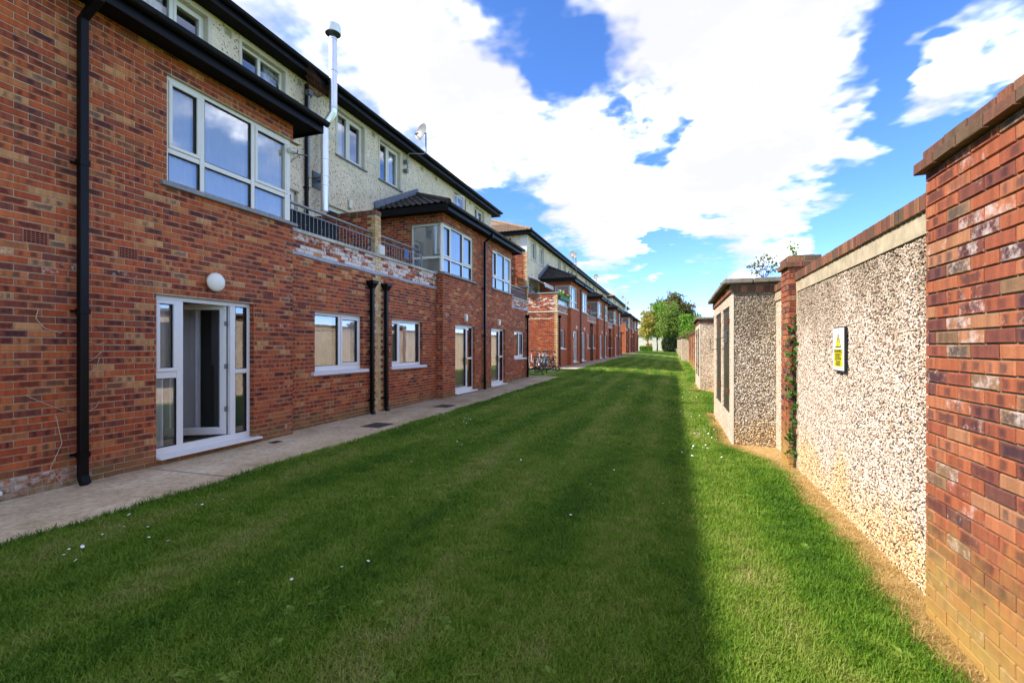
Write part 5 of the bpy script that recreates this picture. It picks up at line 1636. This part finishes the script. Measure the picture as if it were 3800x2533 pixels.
# withered creeper stems left on the brick around the near down pipe
T = thing('dead_creeper', 'thin withered creeper stems clinging to the brick by the black down pipe', 'creeper', (A + .01, 3.2, .5))
for pts in ([(3.0, 1.95), (2.98, 1.85), (3.05, 1.75), (3.2, 1.7)], [(2.9, 1.05), (3.05, .95), (3.22, .85), (3.28, .84)], [(3.42, 1.62), (3.52, 1.58), (3.6, 1.60)], [(3.40, 1.36), (3.5, 1.42), (3.58, 1.5)], [(3.42, 1.25), (3.52, 1.3), (3.55, 1.42)], [(3.15, .8), (3.2, .5), (3.1, .25), (3.2, .05)], [(3.42, .8), (3.52, .86), (3.55, .92)], [(3.42, .55), (3.5, .62)]):
    m = MB(); m.tube([(A + .006 + .006 * rng.random(), y, z) for y, z in pts], .0028, 4); m.build('stem', 'dry_twig', T)

# ------------------------------------------------------------------ second block: awning, flower box, bicycles
T = thing('awning', 'half open striped awning over the balcony of the second block', 'awning', (U, 28.3, 5.6))
y0, y1, x0, x1, za, zb_ = 27.35, 29.5, U + .03, U + 1.0, 5.82, 5.42
m = MB(); m.box(x0, x0 + .12, y0, y1, za - .03, za + .10); bevel(m.build('cassette', 'white_upvc', T), .02)
m = MB(); n = 10
for k in range(n):
    a, b = y0 + .03 + (y1 - y0 - .06) * k / n, y0 + .03 + (y1 - y0 - .06) * (k + 1) / n
    m.hexa([(x0 + .1, a, za), (x1, a, zb_), (x1, b, zb_), (x0 + .1, b, za), (x0 + .1, a, za + .012), (x1, a, zb_ + .012), (x1, b, zb_ + .012), (x0 + .1, b, za + .012)])
m.build('cloth', 'awning_cloth', T)
m = MB(); m.box(x1, x1 + .05, y0, y1, zb_ - .03, zb_ + .03); m.build('front_bar', 'white_upvc', T)
for k in range(16):
    a = y0 + (y1 - y0) * k / 16; b = y0 + (y1 - y0) * (k + 1) / 16
    m = MB(); m.hexa([(x1 + .052, a + .004, zb_ - .20 - .03 * (k % 2)), (x1 + .06, a + .004, zb_ - .20), (x1 + .06, b - .004, zb_ - .20), (x1 + .052, b - .004, zb_ - .20), (x1 + .052, a + .004, zb_), (x1 + .058, a + .004, zb_), (x1 + .058, b - .004, zb_), (x1 + .052, b - .004, zb_)])
    m.build('valance', 'awning_cloth' if k % 2 else 'white_upvc', T)
for yy in (y0 + .15, y1 - .15):
    m = MB(); m.tube([(x0 + .08, yy, za - .05), (x0 + .5, yy + .25, za - .2), (x1, yy, zb_ - .02)], .02, 6); m.build('arm', 'white_upvc', T)
T = thing('flower_box', 'green flower box with red and white geraniums on the balcony rail of the second block', 'flower box', (A1, 28.4, 4.42))
for k in range(5):
    a = 27.3 + k * .47
    m = MB(); m.hexa([(A1 - .02, a + .04, 4.42), (A1 + .12, a + .04, 4.42), (A1 + .12, a + .42, 4.42), (A1 - .02, a + .42, 4.42), (A1 - .06, a, 4.66), (A1 + .18, a, 4.66), (A1 + .18, a + .46, 4.66), (A1 - .06, a + .46, 4.66)]); bevel(m.build('trough', 'planter_green', T), .02)


def leaves_mesh(name, pts, size, mat, parent=None, asp=1.6, up=.3, seed=1, kind=None):
    rs = np.random.RandomState(seed); n = len(pts)
    P = np.asarray(pts, float)
    d = rs.normal(size=(n, 3)); d[:, 2] += up; d /= np.linalg.norm(d, axis=1)[:, None]
    e = rs.normal(size=(n, 3)); e -= d * (e * d).sum(1)[:, None]; e /= np.linalg.norm(e, axis=1)[:, None]
    w = np.cross(d, e)
    s = size * rs.uniform(.6, 1.3, n)[:, None]
    a = P; b = P + e * s * asp * .5 + w * s * .5; c = P + e * s * asp + d * s * .12; f = P + e * s * asp * .5 - w * s * .5
    V = np.stack([a, b, c, f], 1).reshape(-1, 3)
    me = bpy.data.meshes.new(name)
    me.vertices.add(4 * n); me.vertices.foreach_set('co', V.astype(np.float32).ravel())
    me.loops.add(4 * n); me.loops.foreach_set('vertex_index', np.arange(4 * n, dtype=np.int32))
    me.polygons.add(n); me.polygons.foreach_set('loop_start', np.arange(0, 4 * n, 4, dtype=np.int32)); me.polygons.foreach_set('loop_total', np.full(n, 4, np.int32))
    me.update()
    at = me.attributes.new('rnd', 'FLOAT', 'FACE'); at.data.foreach_set('value', rs.rand(n).astype(np.float32))
    o = link(name, me, mat, parent)
    if kind: o['kind'] = kind
    return o


rs = np.random.RandomState(2)
pts = np.stack([A1 + .06 + rs.normal(0, .09, 420), 27.25 + rs.rand(420) * 2.5, 4.68 + np.abs(rs.normal(0, .12, 420))], 1)
leaves_mesh('foliage', pts, .07, 'leaf_green', T, seed=3)
for mat, n, r in (('petal_red', 9, .075), ('petal_white', 6, .065)):
    for k in range(n):
        m = MB(); c = Vector((A1 + .1 + rs.normal(0, .06), 27.4 + rs.rand() * 2.2, 4.82 + rs.rand() * .16))
        for q in range(7):
            dd = Vector(rs.normal(size=3)).normalized() * r * .55; m.lathe(tuple(c + dd), [(.001, -.03), (r * .45, -.012), (r * .45, .012), (.001, .03)], 6)
        m.build('blossom', mat, T)
m = MB(); F = Fr(90, A1 - .03, 0); F.box(m, 27.3, 29.8, -.01, .0, 4.13, 4.48); o = m.build('balcony_screen', 'frosted_panel'); tag(o, 'pale translucent balcony panel below the flower box', 'balcony panel')
T = thing('window_box_plant', 'small purple potted flowers on the end parapet of the second block', 'plant', (-7.9, 27.2, 4.81)); m = MB(); m.lathe((-7.9, 27.2, 4.81), [(.08, 0), (.11, .14), (.02, .13)], 10); m.build('pot', 'drain_iron', T, True)
leaves_mesh('foliage', np.stack([-7.9 + rs.normal(0, .09, 60), 27.2 + rs.normal(0, .08, 60), 4.98 + rs.rand(60) * .12], 1), .06, 'leaf_dark', T, seed=8)


def bicycle(label, loc, heading, frame_mat, lean=6., fallen=False, steer=0.):
    T = thing('bicycle', label, 'bicycle', loc, 'bicycles at the end of the second block', world=False)
    T.rotation_euler = Euler((R(lean), 0, R(heading)), 'XYZ')
    Rw = .335; xr, xf = -.52, .53

    def wheel(x, rot, par):
        W = MB(); W.tube([(x + Rw * math.cos(t), 0, Rw + Rw * math.sin(t)) for t in np.linspace(0, 2 * math.pi, 29)[:-1]], .024, 6, closed=True)
        w = W.build('wheel', 'tyre', par, True)
        r = MB(); r.tube([(x + (Rw - .03) * math.cos(t), 0, Rw + (Rw - .03) * math.sin(t)) for t in np.linspace(0, 2 * math.pi, 29)[:-1]], .012, 5, closed=True)
        r.build('rim', 'bike_metal', w, True)
        s = MB()
        for k in range(14):
            a = k * 2 * math.pi / 14; s.tube([(x, .02 * (-1) ** k, Rw), (x + (Rw - .03) * math.cos(a), 0, Rw + (Rw - .03) * math.sin(a))], .0028, 3)
        s.tube([(x, -.05, Rw), (x, .05, Rw)], .022, 8); s.build('spokes', 'bike_metal', w)
        return w
    wheel(xr, 0, T); wheel(xf, 0, T)
    bb = (-.08, 0, .30); st = (-.23, 0, .80); hd = (.36, 0, .84); hb = (.40, 0, .70); rw = (xr, 0, Rw); fwp = (xf, 0, Rw)
    f = MB()
    for a, b, r in ((bb, st, .018), (st, hd, .018), (bb, hb, .022), (hd, hb, .022)): f.tube([a, b], r, 8)
    for s in (-.05, .05):
        f.tube([bb, (xr, s, Rw)], .011, 6); f.tube([(st[0], 0, st[2] - .04), (xr, s, Rw)], .010, 6)
    f.build('frame', frame_mat, T, True)
    k = MB()
    for s in (-.05, .05): k.tube([(hb[0], s, hb[2] - .04), (xf, s, Rw)], .013, 6)
    k.tube([(hb[0], -.05, hb[2] - .04), (hb[0], .05, hb[2] - .04)], .015, 6); k.build('fork', frame_mat, T, True)
    h = MB(); h.tube([hd, (.34, 0, .98)], .016, 8); h.tube([(.34, -.32, 1.0), (.38, -.1, 1.0), (.38, .1, 1.0), (.34, .32, 1.0)], .013, 8)
    h.build('handlebar', 'bike_black', T, True)
    for s in (-1, 1):
        g = MB(); g.tube([(.34, s * .20, 1.0), (.335, s * .33, 1.0)], .02, 8); g.build('grip', 'tyre', T, True)
    p = MB(); p.tube([st, (-.26, 0, .93)], .014, 8); p.build('seat_post', 'bike_metal', T, True)
    sd = MB(); sd.hexa([(-.40, -.07, .93), (-.12, -.02, .94), (-.12, .02, .94), (-.40, .07, .93), (-.42, -.08, .98), (-.10, -.02, .975), (-.10, .02, .975), (-.42, .08, .98)]); bevel(sd.build('saddle', 'bike_black', T), .015, 2)
    c = MB(); c.lathe((bb[0], -.05, bb[2]), [(.09, 0), (.09, .006)], 16, 'y'); c.tube([(bb[0], -.06, bb[2]), (bb[0] + .10, -.07, bb[2] - .13)], .01, 6); c.tube([(bb[0], .06, bb[2]), (bb[0] - .10, .07, bb[2] + .13)], .01, 6); c.build('crank', 'bike_metal', T)
    for s, x, z in ((-1, .10, -.13), (1, -.10, .13)):
        q = MB(); q.box(bb[0] + x - .045, bb[0] + x + .045, min(s * .075, s * .16), max(s * .075, s * .16), bb[2] + z - .012, bb[2] + z + .012); q.build('pedal', 'bike_black', T)
    return T


zb2 = float(gz(-6, 26.4)) + .055
bicycle('white framed bicycle leaning in the row, closest to the hidden end of the wall', (-7.93, 26.33, zb2), -92, 'bike_white', 7)
bicycle('black bicycle with pale handlebar between two white ones', (-7.62, 26.36, zb2), -86, 'bike_black', -5)
bicycle('white bicycle with raised handlebar standing in the middle of the row', (-7.42, 26.30, zb2), -95, 'bike_white', -9)
bicycle('white bicycle with pale blue fork beside the buff quoins', (-7.05, 26.30, zb2), -88, 'bike_blue', 4)
bicycle('dark bicycle propped against the sunlit brick at the end of the row', (-6.85, 26.42, zb2), -97, 'bike_black', -8)
b = bicycle('fallen black bicycle lying on the grass at the end of the path', (-6.25, 22.3, float(gz(-5.9, 22.35)) + .10), 40, 'bike_black', 62)
b['group'] = 'bicycles at the end of the second block'

# ------------------------------------------------------------------ trees, hedge and house at the far end
def tree(name, label, x, y, h, trunk, blobs, mat, n, leaf, seed, group='trees at the end of the lawn'):
    zg = float(gz(x, y)); rs = np.random.RandomState(seed)
    T = thing(name, label, 'tree', (x, y, zg), group)
    m = MB(); top = Vector((x + rs.normal(0, .1), y, zg + trunk))
    m.tube([(x, y, zg - .2), (x + .04, y, zg + trunk * .5), tuple(top)], [.17, .12, .10], 9)
    for (bx, by, bz, br) in blobs:
        e = Vector((x + bx, y + by, zg + bz)); mid = top.lerp(e, .5) + Vector((rs.normal(0, .2), rs.normal(0, .2), .2))
        m.tube([tuple(top - Vector((0, 0, .3))), tuple(mid), tuple(e)], [.08, .05, .015], 6)
    m.build('trunk', 'bark', T, True)
    pts = []; w = np.array([b[3] ** 3 for b in blobs]); w = w / w.sum()
    for (bx, by, bz, br), ww in zip(blobs, w):
        k = int(n * ww); cl = max(6, k // 30)
        c = rs.normal(size=(cl, 3)); c /= np.linalg.norm(c, axis=1)[:, None]; c *= (rs.rand(cl, 1) ** .4) * br
        for q in c:
            pts.append(np.array([x + bx, y + by, zg + bz]) + q + rs.normal(0, br * .13 + .06, (k // cl, 3)))
    pts = np.concatenate(pts)
    leaves_mesh('crown', pts, leaf, mat, T, 1.5, .4, seed)
    return T


tree('maple_tree', 'young maple with pale yellow leaves beside the hedge', -5.5, 107, 10, 3.2, [(-.2, 0, 5, 1.7), (.2, 0, 6.6, 1.6), (-.6, 0, 8, 1.1), (.5, 0, 8.9, .9), (-.9, 0, 6.2, 1.3), (1.0, .3, 5.2, 1.2), (-1.2, 0, 4.3, .9), (.1, 0, 3.4, 1.0)], 'leaf_yellow', 5200, .24, 31)
tree('maple_tree', 'bright green maple crown behind the yellow tree', -3.6, 109, 11, 2.4, [(0, 0, 5.2, 2.1), (-.7, 0, 7.2, 1.7), (.8, .5, 8.0, 2.0), (.2, .4, 9.6, 1.5), (1.6, 0, 6.0, 1.9), (-1.2, 0, 5.5, 1.2)], 'leaf_green', 7500, .26, 32)
tree('round_tree', 'broad olive green tree in front of the bronze one', -.9, 103, 11, 1.6, [(0, 0, 5.2, 2.5), (-.2, 0, 7.5, 2.2), (.2, 0, 9.3, 1.5), (1.6, 0, 5.8, 2.0), (-1.4, 0, 4.2, 1.6), (1.0, 0, 3.2, 1.8), (2.3, .3, 7.0, 1.4)], 'leaf_mid', 12000, .20, 33)
tree('bronze_tree', 'tall bronze tipped tree rising behind the others', -.2, 119, 14, 3, [(0, 0, 9.5, 3.4), (-2.4, 0, 10.3, 2.4), (2.4, 0, 9.6, 2.4), (0.2, 0, 12.0, 2.2), (3.2, 0, 7.4, 2.2), (-3.2, 0, 8, 2.2)], 'leaf_bronze', 9000, .34, 34)
tree('green_tree', 'dark green tree spreading over the garden wall', 3.3, 101, 8, 2, [(0, 0, 4.0, 2.2), (.8, 0, 5.5, 1.9), (-.9, 0, 6.0, 1.7), (1.6, 0, 4.2, 1.6)], 'leaf_green', 7000, .24, 35)


def bush(name, label, x, y, rx, ry, h, mat, n, leaf, seed, cat='bush', group=None, z0=None):
    zg = float(gz(x, y)) if z0 is None else z0
    T = thing(name, label, cat, (x, y, zg), group); rs = np.random.RandomState(seed)
    c = rs.uniform(-1, 1, (n, 3)); c = c[np.linalg.norm(c * [1, 1, .8], axis=1) < 1.05]; r = np.linalg.norm(c, axis=1)
    c *= (np.clip(r, .01, 1) ** -.35)[:, None]
    pts = np.stack([x + c[:, 0] * rx, y + c[:, 1] * ry, zg + h * .5 + c[:, 2] * h * .5], 1)
    leaves_mesh('foliage', pts, leaf, mat, T, 1.5, .3, seed)
    m = MB(); m.tube([(x, y, zg - .1), (x, y, zg + h * .6)], [.05, .02], 6); m.build('stem', 'bark', T)
    return T


bush('dark_bush', 'dark evergreen bush beneath the olive green tree', -.9, 101.5, 1.6, 1.2, 3.2, 'leaf_dark', 5200, .16, 41)


def hedge(label, x0, x1, y0, y1, h, seed):
    zg = float(gz((x0 + x1) / 2, y0)); T = thing('box_hedge', label, 'hedge', ((x0 + x1) / 2, (y0 + y1) / 2, zg))
    rs = np.random.RandomState(seed); n = 3800
    p = rs.rand(n, 3); ax = rs.randint(0, 3, n)
    for k in range(n):
        if ax[k] == 0: p[k, 0] = round(p[k, 0])
        elif ax[k] == 1: p[k, 1] = 0
        else: p[k, 2] = 1
    P = np.stack([x0 + p[:, 0] * (x1 - x0), y0 + p[:, 1] * (y1 - y0), zg + p[:, 2] * h], 1) + rs.normal(0, .04, (n, 3))
    leaves_mesh('foliage', P, .12, 'leaf_green', T, 1.4, .3, seed)
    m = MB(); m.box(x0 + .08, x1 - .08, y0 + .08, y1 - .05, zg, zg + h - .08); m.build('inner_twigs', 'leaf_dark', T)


hedge('clipped green box hedge below the yellow maple', -7.0, -4.6, 104.6, 105.8, 1.0, 51)
T = thing('house', 'cream rendered house with white windows behind the hedge', 'house', (-4, 126, .6))
HY = 125.
m = MB(); m.box(-30, 4, HY, HY + 8, .3, 4.6); m.build('wall', 'house_render', T)
m = MB(); m.poly([(-30.5, HY - .4, 4.6), (4.5, HY - .4, 4.6), (4.5, HY + 4, 6.6), (-30.5, HY + 4, 6.6)]); m.poly([(4.5, HY + 8.4, 4.6), (-30.5, HY + 8.4, 4.6), (-30.5, HY + 4, 6.6), (4.5, HY + 4, 6.6)]); m.build('roof', 'slate_roof', T)
fh = Fr(0, 0, HY)
for u in (-8.6, -4.95): window(fh, T, u, u + 1.5, 1.15, 2.6, (u + .75,), None, .02, detail=False)
for u in (-8.4,): window(fh, T, u, u + 1.4, 3.4, 4.4, (u + .7,), None, .02, detail=False)
m = MB(); fh.box(m, -2.9, -1.5, .0, .03, .6, 2.7); m.build('brick_panel', 'far_brickwork', T)
m = MB(); fh.box(m, -2.3, -1.75, .03, .06, .6, 2.6); m.build('door', 'white_upvc', T)
m = MB(); fh.box(m, -6.9, -5.4, .0, .02, .6, 2.4); m.build('brick_panel', 'far_brickwork', T)

# ------------------------------------------------------------------ ivy, wall-top plants and greenery over the far wall
IVY = thing('ivy', 'green ivy climbing the near corner of the brick pier', 'ivy', (1.49, 7.08, -.05))
rs = np.random.RandomState(61)


def ivy_leaf(k):
    m = MB(); s = .5
    P = [(0, 0, 0), (.42, .10, .05), (.60, .42, .0), (.30, .50, .06), (.22, .95, -.04), (-.05, .62, .07), (-.42, .62, .0), (-.26, .30, .05), (-.40, .02, .0)]
    m.poly(P)
    me = m.mesh('leaf'); me.materials.append(MATS['leaf_ivy']); return me


lm = [ivy_leaf(0)]
zs = np.concatenate([rs.uniform(.05, 2.0, 150)])
for k, z in enumerate(zs):
    spread = .05 + .045 * math.sin(z * 5) + (.02 if z < .5 else 0)
    x = 1.50 + rs.normal(0, .028) + (-.05 if .2 < z < .5 else 0); y = 7.085 + rs.uniform(-.05, .01)
    if rs.rand() < .35: x = 1.43 + rs.uniform(-.012, .03); y = 7.085 + rs.uniform(-.03, .10)
    o = bpy.data.objects.new('leaf', lm[0]); COL.objects.link(o); o.parent = IVY; o.matrix_parent_inverse = Matrix.Translation(-Vector(IVY.location))
    o.location = (x, y, z); s = rs.uniform(.035, .075); o.scale = (s, s, s)
    o.rotation_euler = (R(75) + rs.normal(0, .5), rs.normal(0, .4), rs.normal(0, .9) - .4)
for k in range(3):
    m = MB(); m.tube([(1.50 + .02 * math.sin(z * 7 + k), 7.092, z) for z in np.linspace(-.05, 1.95 - k * .3, 14)], .004, 5); m.build('stem', 'bark', IVY)


def twig_plant(label, base, stems, mat, leaf, n, seed, cat='shrub'):
    T = thing('wall_shrub', label, cat, base); rs = np.random.RandomState(seed); pts = []
    m = MB()
    for tip in stems:
        a = Vector(base); b = Vector(tip); mid = a.lerp(b, .5) + Vector((rs.normal(0, .03), rs.normal(0, .03), .03))
        m.tube([tuple(a), tuple(mid), tuple(b)], [.006, .005, .002], 5)
        for q in range(n):
            t = rs.uniform(.4, 1.02); p = a.lerp(b, t) + (mid - a.lerp(b, .5)) * (4 * t * (1 - min(t, 1))); pts.append(np.array(p) + rs.normal(0, .035, 3))
    m.build('twigs', 'bark', T)
    leaves_mesh('leaves', np.array(pts), leaf, mat, T, 1.7, .4, seed)


twig_plant('leafy sapling growing on top of the first meter shed', (1.42, 8.75, 2.665), [(1.20, 8.75, 2.93), (1.30, 8.72, 3.05), (1.42, 8.75, 3.08), (1.52, 8.72, 3.02), (1.62, 8.78, 2.98), (1.64, 8.72, 2.86), (1.25, 8.8, 2.82)], 'leaf_weed', .032, 26, 71)
twig_plant('small green weed sprouting from the pier cap', (1.50, 7.12, 2.75), [(1.46, 7.1, 2.86), (1.50, 7.08, 2.89), (1.54, 7.1, 2.87), (1.48, 7.06, 2.84)], 'leaf_green', .028, 14, 72, 'weed')
twig_plant('tuft of weed under the coping slab of the first shed', (.88, 8.75, 2.55), [(.84, 8.70, 2.63), (.82, 8.78, 2.60), (.83, 8.85, 2.62)], 'leaf_weed', .03, 14, 73, 'weed')
bush('climbing_shrub', 'pale green climbing shrub spilling over the far garden wall', 1.8, 58.5, .9, 6.0, 1.1, 'leaf_weed', 5200, .14, 42, z0=2.35)
bush('climbing_shrub', 'dark shrub showing behind the third meter shed', 2.6, 66, 1.2, 5.0, 1.6, 'leaf_green', 4200, .17, 43, z0=2.2)

# ------------------------------------------------------------------ grass, weeds, daisies and straw
def tuft(seed, n, rad, hmin, hmax, wid, mat, lean=.6):
    rs = np.random.RandomState(seed); m = MB()
    for k in range(n):
        a = rs.uniform(0, 6.28); r = rad * math.sqrt(rs.rand()); x, y = r * math.cos(a), r * math.sin(a)
        h = rs.uniform(hmin, hmax); t = rs.uniform(0, 6.28); l = lean * h * rs.uniform(.2, 1.2); dx, dy = math.cos(t) * l, math.sin(t) * l
        px, py = -math.sin(t + rs.normal(0, .8)) * wid * .5, math.cos(t) * wid * .5; i = len(m.v)
        m.v += [(x - px, y - py, -.004), (x + px, y + py, -.004), (x + dx * .4 + px * .8, y + dy * .4 + py * .8, h * .62), (x + dx * .4 - px * .8, y + dy * .4 - py * .8, h * .62), (x + dx, y + dy, h * rs.uniform(.8, 1.0))]
        m.f += [(i, i + 1, i + 2, i + 3), (i + 3, i + 2, i + 4)]
    me = m.mesh('tuft'); me.materials.append(MATS[mat]); return me


def rosette(seed, mat):
    rs = np.random.RandomState(seed); m = MB()
    for k in range(9):
        a = k * .7 + rs.normal(0, .2); l = rs.uniform(.03, .065); w = l * .34; c, s = math.cos(a), math.sin(a); z = rs.uniform(.006, .02); i = len(m.v)
        m.v += [(0, 0, .004), (c * l * .5 - s * w, s * l * .5 + c * w, z), (c * l, s * l, z * .8), (c * l * .5 + s * w, s * l * .5 - c * w, z)]; m.f.append((i, i + 1, i + 2, i + 3))
    me = m.mesh('rosette'); me.materials.append(MATS[mat]); return me


TUF = [tuft(100 + k, 30, .055, .014, .044, .0040, 'grass_blade', 1.0) for k in range(5)] + [tuft(110, 24, .06, .022, .062, .0042, 'grass_blade', .8)]
rs = np.random.RandomState(81)
P, S, Rr = [], [], []
for (d0, d1, dens, sc) in ((1.4, 4.2, 1500, 1.0), (4.2, 7.5, 620, 1.35), (7.5, 13., 240, 1.9), (13., 24., 75, 2.8), (24., 48., 18, 4.2)):
    n = int(dens * 7.5 * (d1 + 3 - (d0 - 3)))
    x = rs.uniform(-5.4, 1.6, n); y = rs.uniform(d0 - 4, d1 + 3, n)
    depth = -x * ST + y * CT
    lat = (x * CT + y * ST) / np.maximum(depth, .1)
    ok = (depth > d0) & (depth < d1) & (np.abs(lat) < 1.16) & (y > -1)
    edge = np.array([edge1(v) for v in y]); se = np.array([straw_edge(v) for v in y])
    lim = np.where(y < 21.9, edge, np.where(y < 25.8, -7.5, np.where(y < 60.8, -5.12, -5.2)))
    ok &= (x > lim - .01) & (x < se + rs.normal(0, .03, n))
    x, y = x[ok], y[ok]
    P.append(np.stack([x, y, gz(x, y)], 1)); k = len(x)
    S.append(sc * rs.uniform(.75, 1.3, k)); Rr.append(rs.rand(k))
P = np.concatenate(P); S = np.concatenate(S); Rr = np.concatenate(Rr); n = len(P)
rot = np.stack([rs.normal(0, .08, n), rs.normal(0, .08, n), rs.uniform(0, 6.28, n)], 1)
o = gn_scatter('grass', P, rot, np.stack([S, S, np.minimum(S, 1.0 + .28 * (S - 1))], 1), Rr, TUF)
tag(o, 'short mown green lawn grass between path and garden wall', 'grass', None, 'stuff')
# ragged taller blades at the path edge
n = 1500; y = rs.uniform(1.2, 21.5, n) ** 1.0; x = np.array([edge1(v) for v in y]) + rs.normal(-.005, .022, n)
TED = [tuft(130 + k, 9, .03, .03, .085, .0035, 'grass_blade', .8) for k in range(4)]
o = gn_scatter('edge_grass', np.stack([x, y, gz(x, y)], 1), np.stack([rs.normal(0, .1, n), rs.normal(0, .1, n), rs.uniform(0, 6.28, n)], 1), np.repeat(rs.uniform(.7, 1.25, n)[:, None], 3, 1), rs.rand(n) * .3, TED)
tag(o, 'longer ragged grass blades along the edge of the path', 'grass', None, 'stuff')
n = 1500; x = rs.uniform(-4.7, 1.25, n); y = rs.uniform(.8, 13, n)
ok = (x * 0 + gz(x, y) < 9) & (rs.rand(n) < np.clip(.9 - y / 16, 0, 1)); cl = np.sin(x * 2.1 + 1.3 * np.sin(y * 1.7)) + np.sin(y * 1.3 + x) > -.2; ok &= cl; x, y = x[ok], y[ok]; n = len(x)
ROS = [rosette(140 + k, 'weed_leaf') for k in range(4)]
o = gn_scatter('lawn_weeds', np.stack([x, y, gz(x, y) + .012], 1), np.stack([rs.normal(0, .2, n), rs.normal(0, .2, n), rs.uniform(0, 6.28, n)], 1), np.repeat(rs.uniform(.5, 1.05, n)[:, None], 3, 1), rs.rand(n), ROS)
tag(o, 'flat broad leaved weeds and clover scattered through the lawn', 'weeds', None, 'stuff')
# daisies
cent = [(-4.3, 2.6, 14, .5), (-4.2, 8.6, 12, .5), (-3.9, 10.5, 8, .6), (.45, 7.6, 18, .35), (.55, 9.3, 22, .4), (.3, 11.5, 14, .5), (-2.4, 3.2, 6, .9), (-.6, 5, 6, 1.), (-3, 6.3, 9, .8), (-1.5, 12, 12, 1.6), (-2.5, 18, 24, 2.2), (.2, 16, 20, .8), (-2, 30, 36, 3.)]
pts = np.concatenate([np.stack([rs.normal(x, s * .5, k), rs.normal(y, s, k)], 1) for x, y, k, s in cent]); pts = pts[(pts[:, 0] > -4.8) & (pts[:, 0] < 1.2)]
fm = MB()
for x, y in pts:
    z = float(gz(x, y)) + rs.uniform(.035, .055); r = rs.uniform(.008, .0125) * (1 + y / 60); t0 = rs.uniform(0, 6); tx, ty = rs.normal(0, .35, 2)
    fm.poly([(x + r * math.cos(t0 + k * .785), y + r * math.sin(t0 + k * .785), z + r * (tx * math.cos(t0 + k * .785) + ty * math.sin(t0 + k * .785))) for k in range(8)])
o = fm.build('daisies', 'petal_white'); tag(o, 'tiny white daisies dotted across the lawn', 'daisies', None, 'stuff')
# dead straw along the garden wall
n = 5200; y = rs.uniform(1.0, 24, n) ** 1.0; y = 1.0 + (y - 1) * rs.rand(n) ** .6; x = np.array([straw_edge(v) for v in y]); x = x + rs.uniform(-.05, .24, n)
ok = x < 1.55
for s0, s1, xf in SHEDS[:2]: ok &= ~((y > s0 - .02) & (y < s1 + .02) & (x > xf - .01))
x, y = x[ok], y[ok]; n = len(x)
STR = [tuft(150 + k, 12, .05, .006, .028, .0030, 'straw_blade', 2.6) for k in range(4)]
o = gn_scatter('straw', np.stack([x, y, gz(x, y) + .012], 1), np.stack([rs.normal(0, .15, n), rs.normal(0, .15, n), rs.uniform(0, 6.28, n)], 1), np.repeat(rs.uniform(.7, 1.2, n)[:, None], 3, 1), rs.rand(n), STR)
tag(o, 'dry yellow cut straw along the foot of the garden wall', 'straw', None, 'stuff')
